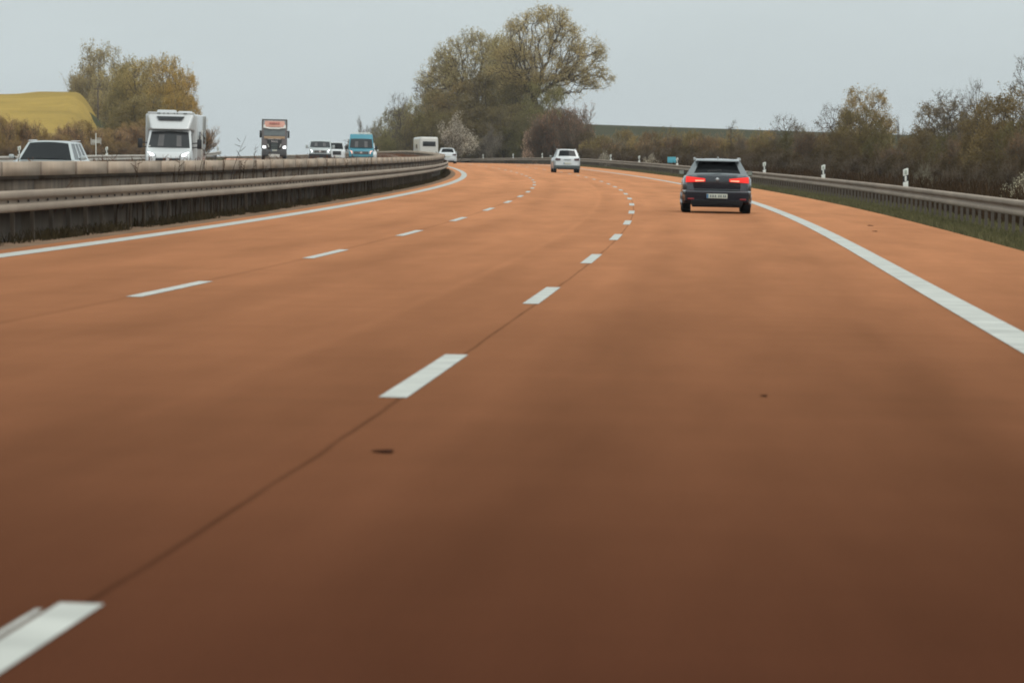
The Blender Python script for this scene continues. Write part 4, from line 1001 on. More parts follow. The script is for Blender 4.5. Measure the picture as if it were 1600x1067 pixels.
M['darkgrey'] = mat_simple('dark_grey_paint', (0.07, 0.07, 0.072), 0.5, 0, 0.2, 0.1)
v = lorry(); place(v, 455, -22.2, oncoming=True); tag(v, 'tall grey-brown lorry with salmon sign over the cab against the sky', 'truck')

# ------------------------------------------------------------------ vegetation
def skeleton(rng, H, stems=1, levels=4, trunk=0.3, spread=0.9, nch=5, ratio=0.62, up=0.25, lean=0.5, clear=0.25, r0=None, wob=0.18):
    """recursive branching; returns segments (p0,p1,r0,r1) and tips"""
    segs = []; tips = []
    r0 = r0 or H * 0.018
    def norm(v): return v / (np.linalg.norm(v) + 1e-9)
    stack = []
    for k in range(stems):
        a = rng.uniform(0, 2 * PI); tilt = lean * rng.uniform(0.2, 1.0) if stems > 1 else 0.05
        d = norm(np.array([math.cos(a) * tilt, math.sin(a) * tilt, 1.0])); b = np.array([math.cos(a), math.sin(a), 0]) * (0.12 * H * rng.uniform(0, 1) if stems > 1 else 0)
        stack.append((b, d, H * (trunk if stems == 1 else 0.36) * rng.uniform(0.85, 1.15), r0 / math.sqrt(stems), 0))
    while stack:
        p, d, ln, r, lv = stack.pop()
        nseg = 4 if lv == 0 else 3 if lv < levels - 1 else 2
        q = p; pts = [q]; dd = d
        for i in range(nseg):
            dd = norm(dd + rng.normal(0, wob, 3) + np.array([0, 0, up * 0.25])); q = q + dd * ln / nseg; pts.append(q)
        rt = r * (0.62 if lv < levels else 0.4)
        for i in range(nseg):
            a, b = r + (rt - r) * i / nseg, r + (rt - r) * (i + 1) / nseg
            segs.append((*pts[i], *pts[i + 1], a, b, lv))
        if lv >= levels: tips.append((*pts[-1], *pts[-2])); continue
        n = nch + int(rng.integers(-1, 2)) if lv < levels - 1 else nch
        for k in range(max(2, n)):
            t = rng.uniform(clear if lv == 0 else 0.25, 1.0) if k else 1.0
            f = t * nseg; i = min(int(f), nseg - 1); pos = pts[i] + (pts[i + 1] - pts[i]) * (f - i)
            a = rng.uniform(0, 2 * PI); side = np.array([math.cos(a), math.sin(a), rng.uniform(-0.3, 0.5)])
            nd = norm(dd * rng.uniform(0.3, 0.9) + side * spread * (0.5 if k == 0 else 1.0) + np.array([0, 0, up]))
            stack.append((pos, nd, ln * ratio * rng.uniform(0.7, 1.2) * (1.25 if lv == 0 and stems == 1 else 1), rt * rng.uniform(0.55, 0.85), lv + 1))
    return np.array(segs), np.array(tips)

def tubes(segs, rmin=0.0):
    p0, p1, ra, rb = segs[:, 0:3], segs[:, 3:6], segs[:, 6], segs[:, 7]
    d = p1 - p0; d /= np.linalg.norm(d, axis=1, keepdims=True) + 1e-9
    ref = np.where(np.abs(d[:, 2:3]) > 0.9, [[1.0, 0, 0]], [[0, 0, 1.0]])
    a = np.cross(d, ref); a /= np.linalg.norm(a, axis=1, keepdims=True) + 1e-9; b = np.cross(d, a)
    n = 4; V = []
    for p, r in ((p0, np.maximum(ra, rmin)), (p1, np.maximum(rb, rmin))):
        for i in range(n):
            t = 2 * PI * i / n; V.append(p + (a * math.cos(t) + b * math.sin(t)) * r[:, None])
    V = np.stack(V, 1); m = len(segs); base = (np.arange(m) * 2 * n)[:, None]
    F = np.concatenate([base + np.array([[i, (i + 1) % n, n + (i + 1) % n, n + i]]) for i in range(n)])
    return V.reshape(-1, 3), F

def leaves(rng, tips, per, size, spreadr):
    n = len(tips) * per; c = np.repeat(tips[:, :3], per, 0); d = np.repeat(tips[:, 3:6] - tips[:, :3], per, 0)
    c = c + d * rng.uniform(-0.2, 1.0, (n, 1)) + rng.normal(0, spreadr, (n, 3))
    a = rng.normal(0, 1, (n, 3)); a /= np.linalg.norm(a, axis=1, keepdims=True)
    b = np.cross(a, rng.normal(0, 1, (n, 3))); b /= np.linalg.norm(b, axis=1, keepdims=True)
    s = size * rng.uniform(0.6, 1.4, (n, 1))
    V = np.stack([c - a * s, c + b * s * 0.5, c + a * s, c - b * s * 0.5], 1).reshape(-1, 3)
    return V, np.arange(n * 4).reshape(-1, 4)

PROTO = {}
def mk_mesh(nm, V, F, mat):
    me = bpy.data.meshes.new(nm); V = np.ascontiguousarray(V, np.float32); F = np.ascontiguousarray(F, np.int32)
    me.vertices.add(len(V)); me.vertices.foreach_set('co', V.ravel()); me.loops.add(F.size); me.loops.foreach_set('vertex_index', F.ravel())
    me.polygons.add(len(F)); me.polygons.foreach_set('loop_start', np.arange(0, F.size, 4, dtype=np.int32)); me.update(calc_edges=True); me.materials.append(mat); return me

def envelope(key, seed, tint, lumps, base=(0, 0, 0), clear=None, n=1500, clusters=70, csig=0.09, bf=0.35, per=9, size=0.08, lr=0.12, tipr=0.012, rootr=0.30, bark='bark', stems=1, rootname='tree', shell=0.55, rmax_skip=0.0, droop=0.0):
    """branches grown to fill a crown made of ellipsoid lumps (cx, cy, cz, rx, ry, rz) in metres; real limb thickness from the branch count"""
    rng = np.random.default_rng(seed); lumps = np.array(lumps, float); vol = lumps[:, 3] * lumps[:, 4] * lumps[:, 5]; vol = vol ** 0.8 / np.sum(vol ** 0.8)
    def samp(m):
        k = rng.choice(len(lumps), m, p=vol); d = rng.normal(0, 1, (m, 3)); d /= np.linalg.norm(d, axis=1, keepdims=True)
        r = rng.random((m, 1)) ** (1 / 3); r = shell + (1 - shell) * r if shell < 1 else r
        r = np.where(rng.random((m, 1)) < 0.3, rng.random((m, 1)) ** 0.5, r)
        return lumps[k, :3] + d * r * lumps[k, 3:]
    cc = samp(clusters); R_ = np.mean(lumps[:, 3])
    a = cc[rng.integers(0, clusters, int(n * 0.7))] + rng.normal(0, csig * R_, (int(n * 0.7), 3)) * [1, 1, 0.75]
    Pn = np.concatenate([a, samp(n - len(a))])
    Pn = Pn[Pn[:, 2] > 0.03 * lumps[:, 2].max()]
    base = np.array(base, float); top0 = base + [0, 0, clear if clear is not None else 0.05]
    if stems == 1:
        nodes = [base]; par = [-1]; nseg = 5
        for i in range(1, nseg + 1):
            nodes.append(base + (top0 - base) * i / nseg + rng.normal(0, 0.02, 3) * (top0[2] - base[2])); par.append(i - 1)
    else:
        nodes = []; par = []
        for k in range(stems):
            b = base + np.append(rng.normal(0, 0.25 * R_, 2), 0); nodes.append(b); par.append(-1)
    nodes = np.array(nodes); k0 = len(nodes)
    root_c = nodes[-1] if stems == 1 else base
    order = np.argsort(np.linalg.norm(Pn - root_c, axis=1)); Pn = Pn[order]
    N_ = np.concatenate([nodes, Pn]); par = par + [0] * len(Pn); path = np.zeros(len(N_))
    for i in range(1, k0):
        if par[i] >= 0: path[i] = path[par[i]] + np.linalg.norm(N_[i] - N_[par[i]]) * 0.3
    for i in range(k0, len(N_)):
        d = np.linalg.norm(N_[:i] - N_[i], axis=1); c = d + bf * path[:i]
        if stems == 1: c[:k0 - 3] += 99
        q = int(np.argmin(c)); par[i] = q; path[i] = path[q] + d[q]
    cnt = np.ones(len(N_))
    for i in range(len(N_) - 1, -1, -1):
        if par[i] >= 0: cnt[par[i]] += cnt[i]
    rad = tipr * (cnt ** 0.42); rad = rad * min(1.0, rootr / max(rad.max(), 1e-6)) if rad.max() > rootr else rad
    rad = np.maximum(rad, tipr * 0.8); segs = []
    for i in range(len(N_)):
        q = par[i]
        if q < 0: continue
        A, B = N_[q], N_[i]; ln = np.linalg.norm(B - A); r0 = min(rad[q], rad[i] * 1.5)
        if ln > 0.5 * R_ * 0.2:       # bend long pieces a little
            mid = (A + B) / 2 + rng.normal(0, 0.07, 3) * ln + [0, 0, -droop * ln]; segs.append((*A, *mid, r0, (r0 + rad[i]) / 2)); segs.append((*mid, *B, (r0 + rad[i]) / 2, rad[i]))
        else: segs.append((*A, *B, r0, rad[i]))
    segs = np.array(segs); V1, F1 = tubes(segs)
    li = np.where(cnt[k0:] <= 6)[0] + k0; pr = np.array([par[i] for i in li]); tips = np.concatenate([N_[li], N_[pr]], 1)
    V2, F2 = leaves(rng, tips, per, size, lr)
    PROTO[key] = dict(trunk=mk_mesh('trunk', V1, F1, M[bark]), crown=mk_mesh('crown', V2, F2, M['leaf']), H=float(np.percentile(N_[:, 2], 99.5)), W=float(np.percentile(np.abs(N_[:, 0]), 98)), tint=tint, root=rootname)

def proto(key, seed, tint, per=4, size=0.12, lr=0.12, rmin=0.012, H=6.0, flat=1.0, keep=1.0, bark='bark', rootname='tree', **kw):
    rng = np.random.default_rng(seed)
    segs, tips = skeleton(rng, H, **kw)
    if keep < 1: tips = tips[rng.random(len(tips)) < keep]
    # normalise to unit height / half-width
    allp = np.concatenate([segs[:, 3:6], tips[:, :3]]); top = allp[:, 2].max(); wid = np.percentile(np.abs(allp[:, :2]), 98)
    V1, F1 = tubes(segs, rmin); V2, F2 = leaves(rng, tips, per, size, lr)
    me1 = bpy.data.meshes.new(key + '_trunk'); 
    def mk(nm, V, F, mat):
        me = bpy.data.meshes.new(nm); V = np.ascontiguousarray(V, np.float32); F = np.ascontiguousarray(F, np.int32)
        me.vertices.add(len(V)); me.vertices.foreach_set('co', V.ravel()); me.loops.add(F.size); me.loops.foreach_set('vertex_index', F.ravel())
        me.polygons.add(len(F)); me.polygons.foreach_set('loop_start', np.arange(0, F.size, 4, dtype=np.int32)); me.update(calc_edges=True); me.materials.append(mat); return me
    bpy.data.meshes.remove(me1)
    PROTO[key] = dict(trunk=mk('trunk', V1, F1, M[bark]), crown=mk('crown', V2, F2, M['leaf']), H=top, W=wid, tint=tint, root=rootname)

s_ = 640 / FPX      # metres per photo pixel at the central clump
envelope('big', 3, (0.54, 0.42, 0.20), [(0, 0, 15.2, 5.8, 5.4, 5.6), (-3.2, 1, 12.8, 3.6, 3.6, 3.6), (5.6, 0, 13.6, 3.4, 3.2, 3.0), (7.4, 0.5, 11.6, 2.2, 2.0, 1.6), (3.0, -1, 11.6, 3.2, 3.0, 2.4)],
         (-0.8, 0, 0), 8.6, n=4200, clusters=190, csig=0.13, bf=0.45, per=15, size=0.085, lr=0.20, tipr=0.018, rootr=0.42, shell=0.5)
envelope('open', 4, (0.50, 0.41, 0.21), [(0, 0, 12.6, 4.8, 4.4, 3.9), (-3.8, 0, 10.6, 3.4, 3.2, 3.2), (3.4, 0, 12.2, 3.2, 3.0, 3.8)],
         (0, 0, 0), 7.0, n=3200, clusters=140, csig=0.14, bf=0.45, per=15, size=0.085, lr=0.20, tipr=0.017, rootr=0.36, shell=0.45)
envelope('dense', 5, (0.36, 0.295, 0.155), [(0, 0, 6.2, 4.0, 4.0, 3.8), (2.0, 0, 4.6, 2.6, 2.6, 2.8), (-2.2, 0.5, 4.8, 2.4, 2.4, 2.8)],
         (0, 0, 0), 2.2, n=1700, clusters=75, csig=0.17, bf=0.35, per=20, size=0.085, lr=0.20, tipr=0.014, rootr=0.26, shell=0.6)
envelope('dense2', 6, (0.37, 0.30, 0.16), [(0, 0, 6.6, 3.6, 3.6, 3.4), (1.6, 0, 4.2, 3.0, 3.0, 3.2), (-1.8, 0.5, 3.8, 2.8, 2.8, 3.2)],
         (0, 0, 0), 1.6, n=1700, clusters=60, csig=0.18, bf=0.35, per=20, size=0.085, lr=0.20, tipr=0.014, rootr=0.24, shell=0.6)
envelope('bush', 31, (0.33, 0.265, 0.15), [(0, 0, 2.0, 1.9, 1.9, 1.9), (1.1, 0, 1.4, 1.2, 1.2, 1.4), (-1.0, 0.2, 1.5, 1.3, 1.3, 1.4)],
         (0, 0, 0), None, n=1000, clusters=45, csig=0.2, bf=0.3, per=16, size=0.05, lr=0.10, tipr=0.007, rootr=0.05, stems=6, shell=0.5)
envelope('bush2', 37, (0.31, 0.24, 0.14), [(0, 0, 2.1, 1.5, 1.5, 1.9), (0.9, 0, 1.2, 1.3, 1.3, 1.2), (-0.9, 0.2, 1.4, 1.1, 1.1, 1.5)],
         (0, 0, 0), None, n=1000, clusters=40, csig=0.2, bf=0.4, per=14, size=0.05, lr=0.10, tipr=0.007, rootr=0.05, stems=8, shell=0.5)
proto('thicket', 41, (0.34, 0.245, 0.165), per=6, size=0.035, lr=0.09, rmin=0.009, H=4, stems=12, levels=3, nch=6, ratio=0.62, spread=0.55, up=0.45, lean=0.8, bark='twig', rootname='bush')
proto('thicket2', 43, (0.34, 0.255, 0.17), per=4, size=0.035, lr=0.09, rmin=0.009, H=4, stems=9, levels=3, nch=7, ratio=0.6, spread=0.6, up=0.5, lean=0.7, bark='twig', rootname='bush')
proto('blossom', 47, (0.80, 0.73, 0.62), per=10, size=0.04, lr=0.09, rmin=0.009, H=4, keep=0.8, stems=5, levels=3, nch=6, ratio=0.64, spread=0.9, up=0.2, lean=0.8, bark='twig')
envelope('spindly', 53, (0.22, 0.18, 0.14), [(0, 0, 5.0, 1.2, 1.2, 3.0)], (0, 0, 0), 6.5, n=260, clusters=30, csig=0.2, bf=0.2, per=4, size=0.045, lr=0.12, tipr=0.012, rootr=0.10, shell=0.2)
proto('spindly2', 59, (0.24, 0.19, 0.15), per=3, size=0.035, lr=0.12, rmin=0.011, H=8, keep=0.6, trunk=0.45, levels=3, nch=9, ratio=0.45, spread=0.8, up=0.45, clear=0.15, bark='twig')
envelope('lacy', 71, (0.22, 0.18, 0.14), [(0, 0, 5.2, 2.0, 2.0, 2.8), (0.8, 0, 3.6, 1.6, 1.6, 1.8)], (0, 0, 0), 5.4, n=1000, clusters=80, csig=0.14, bf=0.6, per=4, size=0.05, lr=0.09, tipr=0.013, rootr=0.12, shell=0.4)
envelope('crown', 61, (0.46, 0.36, 0.19), [(0, 0, 4.8, 2.3, 2.3, 2.3), (1.2, 0, 3.2, 1.7, 1.7, 1.8), (-1.2, 0, 3.0, 1.7, 1.7, 1.8)], (0, 0, 0), 2.2, n=1500, clusters=90, csig=0.16, bf=0.5, per=17, size=0.06, lr=0.12, tipr=0.011, rootr=0.15, shell=0.45)
for k_ in ('bush', 'bush2', 'blossom'): PROTO[k_]['root'] = 'bush'

def plant(key, X, Y, H, Wd, rot, tint, label, cat, group=None, name=None, sink=0.2):
    p = PROTO[key]; z = float(terrain_z(np.array(float(X)), np.array(float(Y)))) - sink
    r = empty(name or p['root'], (X, Y, z), (0, 0, rot)); sz = (H + sink) / p['H']; sx = Wd / 2 / p['W']
    r.scale = (sx, sx, sz)
    for nm in ('trunk', 'crown'):
        o = bpy.data.objects.new(nm, p[nm]); col.objects.link(o); o.parent = r
        t = [a * b for a, b in zip(p['tint'], tint)] if nm == 'crown' else (1, 1, 1)
        o.color = (*t, 1)
    tag(r, label, cat, group)
    return r
def at(u, Y): return (u - 800.0) * Y / FPX
def top(v, Y): return EYE + (250.0 - v) * Y / FPX     # world height seen at photo row v at distance Y
def put(key, u, vtop, wpx, Y, tint, label, cat, group=None, rot=0.0, name=None):
    X = at(u, Y); z = float(terrain_z(np.array(X), np.array(float(Y))))
    return plant(key, X, Y, max(0.8, top(vtop, Y) - z), wpx * Y / FPX, rot, tint, label, cat, group, name)

# --- central clump on the right of the bend
put('big', 846, 14, 190, 640, (1, 1, 1), 'tallest tree of the central clump, wide open crown with visible limbs', 'tree', rot=0.0)
put('open', 738, 52, 150, 668, (1, 1, 1), 'second tallest tree of the central clump, left of the tallest', 'tree', rot=0.0)
put('crown', 694, 98, 80, 690, (1.1, 1.1, 1.1), 'round-headed tree on the upper left shoulder of the central clump', 'tree', rot=4.0)
put('crown', 795, 62, 100, 655, (0.95, 1.0, 0.95), 'thinner tree filling the gap between the two tallest trees', 'tree', rot=1.0)
cg = 'dense trees in the lower middle of the central clump'
CGL = ['dense olive tree filling the middle under the gap between the two tallest trees', 'dense dark tree just under the left side of the tallest crown', 'dense olive-brown tree right under the second tallest tree',
       'green-tinged dense tree under the right side of the tallest crown', 'dense olive tree up and left of the whitish blossoming bush', 'darkest dense tree, right above the dull grey-pink bush',
       'dark dense tree directly above the whitish blossoming bush', 'low dense tree behind the whitish bush, above the white hatchback', 'lowest dark tree, directly behind the pinkish blossoming bush']
LGL = ['highest olive tree on the left slope of the clump, next to its shoulder', 'second highest olive tree on the left slope, just below the highest one', 'light olive tree halfway down the left slope of the central clump',
       'olive tree low on the left slope, above and right of the teal van', 'rounded tree in the middle of the left slope, left of the cream motorhome', 'olive tree right behind and above the cream motorhome',
       'outermost small tree on the left slope, right beside the teal van', 'low dark tree just right of the teal van', 'low dark tree right behind the cream motorhome']
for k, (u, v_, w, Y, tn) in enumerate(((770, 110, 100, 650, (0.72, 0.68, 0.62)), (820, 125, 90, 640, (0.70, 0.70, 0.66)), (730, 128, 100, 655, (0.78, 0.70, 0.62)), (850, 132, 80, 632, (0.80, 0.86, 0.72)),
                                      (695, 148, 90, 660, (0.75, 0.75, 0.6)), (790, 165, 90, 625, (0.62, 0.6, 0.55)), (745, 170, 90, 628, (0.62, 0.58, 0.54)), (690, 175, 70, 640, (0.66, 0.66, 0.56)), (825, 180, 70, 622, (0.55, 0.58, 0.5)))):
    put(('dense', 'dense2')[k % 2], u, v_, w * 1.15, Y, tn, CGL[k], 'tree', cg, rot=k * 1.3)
lg = 'bushy trees sloping down the left end of the central clump'
for k, (u, v_, w, Y, tn) in enumerate(((660, 150, 60, 720, (0.95, 1.0, 0.8)), (640, 166, 55, 740, (1.0, 1.05, 0.8)), (618, 172, 50, 760, (0.95, 1.0, 0.75)), (600, 185, 45, 780, (0.85, 0.85, 0.7)), (625, 190, 60, 745, (0.85, 0.9, 0.7)), (655, 180, 60, 715, (0.8, 0.8, 0.65)), (582, 205, 40, 790, (0.8, 0.8, 0.7)), (610, 212, 50, 760, (0.7, 0.72, 0.6)), (645, 208, 60, 720, (0.6, 0.62, 0.52)))):
    put(('bush', 'dense2', 'bush2')[k % 3], u, v_, w * 1.2, Y, tn, LGL[k], 'tree', lg, rot=k * 1.1)
put('lacy', 625, 147, 44, 735, (1, 1, 1), 'bare spindly tree poking up left of the central clump', 'tree', rot=1.0)
put('spindly2', 645, 148, 30, 730, (1, 1, 1), 'leafless pale tree just right of the spindly one, left of the clump', 'tree', rot=2.0)
put('spindly2', 578, 178, 36, 790, (1, 1, 1), 'low bare tree at the far left tip of the central clump', 'tree', rot=3.0)
put('lacy', 668, 112, 44, 690, (0.9, 0.9, 0.9), 'thin bare tree at the left shoulder of the central clump', 'tree', rot=5.0)
put('blossom', 715, 176, 62, 600, (0.95, 0.90, 0.84), 'whitish blossoming bush at the foot of the central clump', 'bush', rot=0.4)
put('blossom', 832, 186, 46, 590, (0.92, 0.68, 0.58), 'pinkish blossoming bush at the foot of the central clump', 'bush', rot=2.4)
put('blossom', 765, 195, 44, 598, (0.36, 0.34, 0.32), 'dull grey-pink bush between the two blossoming ones', 'bush', rot=3.4)
put('thicket', 884, 156, 72, 575, (1.05, 0.85, 0.8), 'large reddish-brown bare thicket at the right foot of the central clump', 'bush', rot=0.2)
put('thicket2', 905, 172, 50, 570, (1.0, 0.85, 0.85), 'smaller reddish bare thicket on the outer right foot of the central clump', 'bush', rot=1.2)
put('thicket', 850, 175, 60, 580, (0.85, 0.7, 0.65), 'dark brown bare thicket under the tallest tree', 'bush', rot=2.2)
ug = 'low brush along the foot of the central clump'
r_ = random.Random(4)
for k in range(22):
    u = 560 + k * 17 + r_.uniform(-5, 5); Y = 830 - (u - 560) * 0.78 + r_.uniform(-8, 8)
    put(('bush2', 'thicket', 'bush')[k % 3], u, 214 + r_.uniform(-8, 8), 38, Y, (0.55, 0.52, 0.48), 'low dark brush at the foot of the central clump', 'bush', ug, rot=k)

# --- right side: band of bushes under the hill
bg_ = 'olive-brown bushes in the band below the green hill'
for k in range(26):
    u = 925 + k * 12.5 + r_.uniform(-4, 4); Y = 520 - (u - 925) * 0.42 + r_.uniform(-15, 25)
    vt = 212 + r_.uniform(-8, 9) + (4 if u < 960 else 0)
    tn = [(1.1, 1.0, 0.75), (0.85, 0.82, 0.62), (1.25, 1.1, 0.8), (0.85, 0.70, 0.62)][k % 4]
    put(('bush', 'bush2', 'thicket')[k % 3], u, vt, 46, Y, tn, 'olive-brown bush in the band between guardrail and green hill', 'bush', bg_, rot=k * 0.9)
for k in range(24):
    u = 915 + k * 13 + r_.uniform(-4, 4); Y = 470 - (u - 925) * 0.42
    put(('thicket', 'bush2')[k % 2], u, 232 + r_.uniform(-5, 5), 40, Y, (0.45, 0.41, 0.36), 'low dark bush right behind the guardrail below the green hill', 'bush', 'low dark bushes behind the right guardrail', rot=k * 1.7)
put('blossom', 1019, 240, 30, 375, (1.05, 1.0, 0.92), 'small white-flowering bush left of the turquoise sign', 'bush', rot=0.4)
put('blossom', 944, 234, 22, 430, (0.8, 0.78, 0.72), 'tiny pale flowering shrub right of the white SUV', 'bush', rot=1.4)
put('spindly', 1143, 188, 16, 400, (0.8, 0.8, 0.8), 'single dead-looking thin tree above the bushes behind the dark estate', 'tree', rot=1.4)
put('thicket2', 1155, 205, 26, 402, (0.9, 0.9, 0.9), 'bare twiggy bush behind the dark estate roof', 'bush', rot=2.4)
put('spindly2', 1040, 192, 22, 500, (1, 0.8, 0.7), 'small reddish bare tree on the skyline left of the dark estate', 'tree', rot=0.4)

# --- right side trees
put('crown', 1352, 140, 105, 350, (0.9, 0.84, 0.78), 'leafy rounded tree with golden top standing highest behind the right guardrail', 'tree', rot=0.7)
put('dense', 1345, 172, 92, 330, (0.62, 0.58, 0.50), 'dark olive tree crown below the golden-topped tree', 'tree', rot=0.3)
put('lacy', 1485, 142, 85, 330, (0.9, 0.9, 0.9), 'thin dark bare tree, left one of two on the right skyline', 'tree', rot=0.7)
put('lacy', 1524, 126, 48, 320, (0.9, 0.9, 0.9), 'thin dark bare tree, right and taller one of two on the right skyline', 'tree', rot=2.7)
put('spindly2', 1414, 176, 26, 340, (1, 1, 1), 'pale upright bare sapling between the golden-topped tree and the bare pair', 'tree', rot=2.7)
put('lacy', 1228, 180, 60, 370, (0.9, 0.9, 0.9), 'wispy bare tree above the bushes right of the dark estate', 'tree', rot=0.9)
put('lacy', 1300, 164, 60, 360, (0.9, 0.85, 0.8), 'bare grey tree left of the golden-topped tree', 'tree', rot=1.9)
put('spindly2', 1250, 184, 40, 365, (0.9, 0.85, 0.8), 'wispy bare tree next to the first one right of the dark estate', 'tree', rot=3.9)
put('crown', 1472, 160, 120, 335, (0.50, 0.46, 0.43), 'sparse brown tree between golden-topped tree and the dense right edge tree', 'tree', rot=3.0)
put('dense2', 1594, 143, 185, 262, (0.72, 0.64, 0.56), 'dense brown-olive tree cut off by the right edge', 'tree', rot=1.2)
put('dense', 1546, 166, 96, 268, (0.66, 0.58, 0.52), 'smaller brown-olive tree just left of the dense right edge tree', 'tree', rot=2.2)
put('lacy', 1612, 88, 80, 300, (0.8, 0.8, 0.8), 'tall thin tree reaching into the sky at the right edge', 'tree', rot=1.2)
rg = 'brown bushes massed behind the right guardrail'
rows = [(1195, 224, 44, 380), (1218, 218, 44, 372), (1244, 212, 50, 366), (1268, 206, 46, 356), (1290, 214, 50, 346), (1318, 206, 56, 326), (1372, 206, 56, 322), (1396, 222, 50, 312), (1420, 226, 50, 306), (1446, 212, 56, 300), (1476, 204, 60, 292),
        (1506, 206, 60, 284), (1532, 196, 60, 274), (1562, 200, 60, 256), (1590, 190, 70, 244), (1620, 200, 70, 234)]
for k, (u, vt, w, Y) in enumerate(rows):
    tn = [(0.72, 0.65, 0.56), (0.50, 0.44, 0.40), (0.52, 0.54, 0.42), (0.80, 0.68, 0.58)][k % 4]
    put(('bush2', 'dense2', 'bush', 'thicket')[k % 4], u, vt + r_.uniform(-12, 8), w * 1.15, Y, tn, 'brown bush in the mass behind the right guardrail', 'bush', rg, rot=k * 1.3)
for k in range(34):
    u = 1185 + k * 13.5 + r_.uniform(-4, 4); Y = 330 - (u - 1180) * 0.40
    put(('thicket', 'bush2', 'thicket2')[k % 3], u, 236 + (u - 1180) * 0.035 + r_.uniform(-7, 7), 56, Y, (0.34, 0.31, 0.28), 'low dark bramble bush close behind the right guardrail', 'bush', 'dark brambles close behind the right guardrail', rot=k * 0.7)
put('blossom', 1594, 272, 84, 122, (1.0, 1.0, 0.85), 'cream-flowering shrub over the guardrail at the right edge', 'bush', rot=0.7)
put('blossom', 1440, 252, 46, 200, (0.38, 0.38, 0.32), 'faint pale shrub right of the nearest guide post', 'bush', rot=1.7)

# --- left: trees beyond the oncoming carriageway
put('dense', 166, 74, 104, 1000, (1.1, 1.05, 0.9), 'rounded olive tree, tallest of the left clump beside the yellow field', 'tree', rot=0.1)
put('dense', 218, 98, 96, 612, (1.15, 1.08, 0.85), 'grey-olive tree filling the dip between the two tops of the left clump', 'tree', rot=0.9)
put('dense', 140, 100, 62, 1000, (1.2, 1.12, 0.9), 'small round olive tree on the left shoulder of the left clump', 'tree', rot=2.9)
put('dense2', 188, 138, 62, 600, (0.85, 0.82, 0.68), 'dark olive tree at the corner where the yellow field meets the left clump', 'tree', rot=2.2)
put('dense2', 212, 112, 90, 610, (1.2, 1.15, 0.95), 'round grey-green tree in the middle of the left clump', 'tree', rot=1.1)
put('dense', 240, 94, 104, 600, (1.3, 1.2, 0.95), 'broad olive tree right of the tallest tree in the left clump', 'tree', rot=2.1)
put('crown', 262, 92, 80, 590, (1.1, 1.0, 0.75), 'golden open-crowned tree behind the motorhome roof', 'tree', rot=3.1)
put('dense2', 284, 110, 66, 585, (1.5, 1.25, 0.75), 'bright golden tree at the right end of the left clump', 'tree', rot=4.1)
put('spindly2', 276, 90, 36, 595, (1.2, 1.0, 0.8), 'bare-topped tree above the golden tree of the left clump', 'tree', rot=4.1)
put('dense', 172, 112, 74, 990, (1.45, 1.4, 1.2), 'paler rounded tree under the tallest tree of the left clump', 'tree', rot=5.1)
put('dense', 130, 122, 46, 995, (1.1, 1.05, 0.9), 'small dark tree at the left end of the left clump', 'tree', rot=0.5)
put('dense', 225, 150, 90, 560, (0.9, 0.85, 0.7), 'shaded dark tree low in the left clump behind the motorhome', 'tree', rot=2.5)
put('dense2', 200, 158, 66, 560, (0.9, 0.85, 0.7), 'shaded dark tree low in the left clump left of the motorhome', 'tree', rot=3.5)
put('dense', 280, 150, 60, 565, (1.25, 1.05, 0.7), 'low golden-brown tree right behind the motorhome', 'tree', rot=1.5)
hg = 'hedge bushes behind the far guardrail of the oncoming carriageway'
for k in range(30):
    u = -20 + k * 11.5 + r_.uniform(-4, 4); Y = 330 + (u + 20) * 0.62 + r_.uniform(-8, 8)
    vt = float(np.interp(u, [-20, 40, 60, 95, 120, 145, 170, 220, 320], [178, 185, 200, 206, 182, 200, 205, 190, 190])) + r_.uniform(-6, 6)
    tn = [(1.35, 1.15, 0.9), (1.2, 1.05, 0.8), (1.5, 1.25, 0.95)][k % 3]
    put(('bush', 'bush2', 'thicket')[k % 3], u, vt, 48, Y, tn, 'brownish hedge bush between the far guardrail and the yellow field', 'bush', hg, rot=k * 1.3)
for k in range(22):
    u = -10 + k * 14.5 + r_.uniform(-4, 4); Y = 300 + (u + 20) * 0.60
    put(('bush2', 'thicket')[k % 2], u, 222 + r_.uniform(-5, 5), 44, Y, (0.9, 0.78, 0.66), 'low bush at the foot of the hedge beside the oncoming carriageway', 'bush', 'low bushes at the foot of the left hedge', rot=k * 0.8)

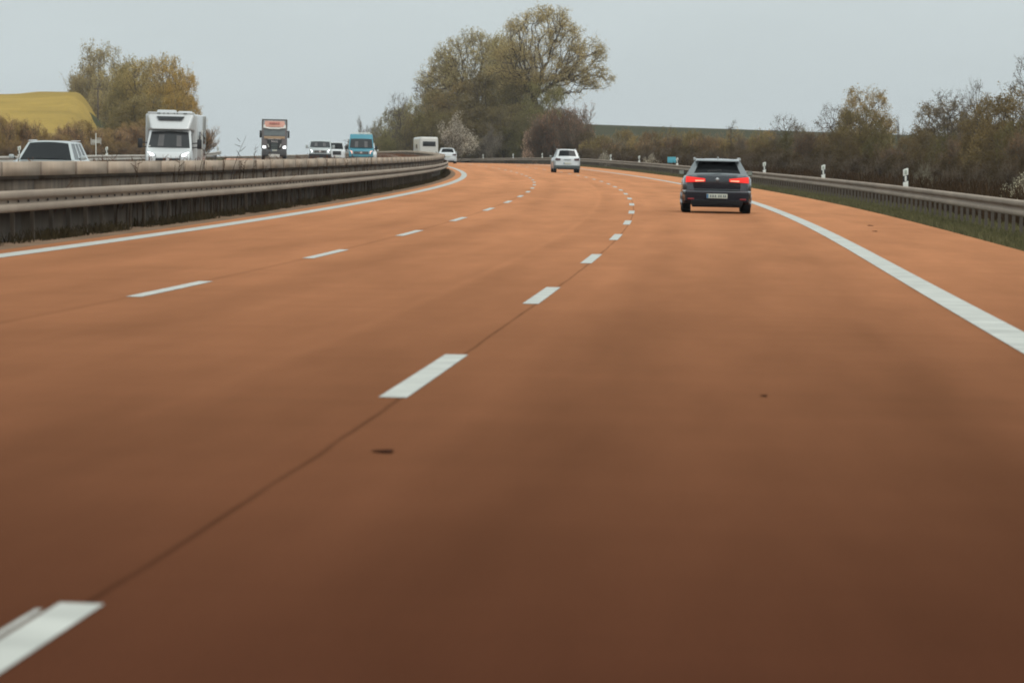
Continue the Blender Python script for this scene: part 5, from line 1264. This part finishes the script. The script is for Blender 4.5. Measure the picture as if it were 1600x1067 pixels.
# --- grass, weeds and dry stalks
def blades(name, n, s_rng, o_rng, h_rng, w, mat, color, seed, base=-0.03, lean=0.35, label=None, cat='grass', patchy=0.0, power=1.0):
    rng = np.random.default_rng(seed); s = s_rng[0] + (s_rng[1] - s_rng[0]) * rng.random(n) ** power; o = rng.uniform(*o_rng, n)
    if patchy:
        ph = np.sin(s * 0.9 + 1.3) + np.sin(s * 0.37) + np.sin(s * 2.1 + o * 3); keepm = ph + rng.normal(0, 0.6, n) > patchy; s, o = s[keepm], o[keepm]; n = len(s)
    h = rng.uniform(*h_rng, n); Pb = rd(s, o, 0.0); Pb[:, 2] += ground_h(s, o) + 0.0
    a = rng.uniform(0, 2 * PI, n); dx, dy = np.cos(a) * w, np.sin(a) * w; b = rng.normal(0, lean, (n, 2)) * h[:, None]
    V = np.zeros((n, 4, 3)); V[:, 0] = Pb; V[:, 0, 0] -= dx; V[:, 0, 1] -= dy; V[:, 1] = Pb; V[:, 1, 0] += dx; V[:, 1, 1] += dy
    V[:, 2] = Pb; V[:, 2, 0] += b[:, 0] + dx * 0.4; V[:, 2, 1] += b[:, 1]; V[:, 2, 2] += h; V[:, 3] = V[:, 2]; V[:, 3, 0] -= dx * 0.8; V[:, 3, 1] -= dy * 0.8
    ob = np_mesh(name, V.reshape(-1, 3), np.arange(n * 4).reshape(-1, 4), mat); ob.color = (*color, 1); tag(ob, label, cat, kind='stuff'); return ob
blades('grass', 70000, (34, 460), (6.62, 8.6), (0.05, 0.16), 0.012, M['grass'], (1.35, 1.22, 1.25), 1, label='short dull green grass on the right verge', power=1.5)
blades('undergrowth', 30000, (34, 420), (8.4, 13.0), (0.4, 1.1), 0.02, M['dry'], (0.40, 0.38, 0.33), 2, label='dark dead undergrowth behind the right guardrail', cat='undergrowth', power=1.4)
blades('weeds', 30000, (32, 330), (-8.6, -8.2), (0.04, 0.20), 0.010, M['dry'], (0.42, 0.50, 0.42), 3, label='dark green weeds at the foot of the median wall', cat='weeds', patchy=-0.5, power=1.5)
blades('dry_grass', 30000, (62, 500), (-11.6, -8.95), (0.3, 0.95), 0.012, M['dry'], (1.35, 1.0, 0.85), 4, label='reddish dry grass in the median strip', cat='grass', power=1.3)

def stalks(name, specs, mat, color, label):
    mb = MB(); rng = random.Random(9)
    for (s, o, h, lx, ly) in specs:
        p, psi, c, g = frame(s, o); q = Vector((p.x, p.y, p.z - 0.05)); n = 5; prev = q
        for i in range(n):
            t = (i + 1) / n; nx = q + Vector((lx * t * t, ly * t, h * t)); mb.tube(prev, nx, 0.012 * (1 - 0.7 * (t - 1 / n)), 0.012 * (1 - 0.7 * t), 4); prev = nx
        if h > 1.2:
            for i in range(4):
                z0 = q + Vector((lx * 0.7, ly * 0.8, h * (0.75 + 0.06 * i))); mb.tube(z0, z0 + Vector((rng.uniform(-0.12, 0.12), 0, rng.uniform(0.04, 0.14))), 0.008, 0.004, 3)
    ob = mb.build(name, mat); ob.color = (*color, 1); tag(ob, label, 'weeds', kind='stuff'); return ob
rng_ = random.Random(12); sp = []
for k in range(150):
    s = 78 + 75 * rng_.random() ** 1.0; sp.append((s, -8.48 + rng_.uniform(-0.03, 0.03), rng_.uniform(0.55, 1.25), rng_.uniform(-0.08, 0.14), 0))
for s, h, l in ((91.5, 1.75, 0.30), (98, 1.72, 0.42), (92.5, 1.5, 0.12), (104, 1.55, 0.1), (88, 1.35, 0.1), (110, 1.4, -0.1), (96, 1.3, 0.2)):
    sp.append((s, -8.47, h, l, 0))
stalks('dead_stalks', sp, M['dry'], (0.42, 0.38, 0.34), 'tall dark dead stalks growing up in front of the median wall')
sp = []
for k in range(220):
    s = 66 + 130 * rng_.random(); sp.append((s, -9.0 + rng_.uniform(-0.1, 0.1), rng_.uniform(1.05, 1.32), rng_.uniform(-0.1, 0.1), 0))
stalks('dry_stalks', sp, M['dry'], (1.2, 0.85, 0.7), 'reddish dry stalks peeping over the top of the median wall')

# ------------------------------------------------------------------ thin haze in the air
hz, ht, ho = new_mat('haze_air')
pv = ht.nodes.new('ShaderNodeVolumePrincipled'); pv.inputs['Color'].default_value = (0.93, 0.96, 1.0, 1)
pv.inputs['Density'].default_value = 0.00008; pv.inputs['Anisotropy'].default_value = 0.0
ht.links.new(pv.outputs[0], ho.inputs['Volume'])
hb = MB().box((0, 3000, 28), (7600, 6600, 96)).build('haze', hz); hb['kind'] = 'stuff'; hb['label'] = 'thin pale haze in the air over the motorway'
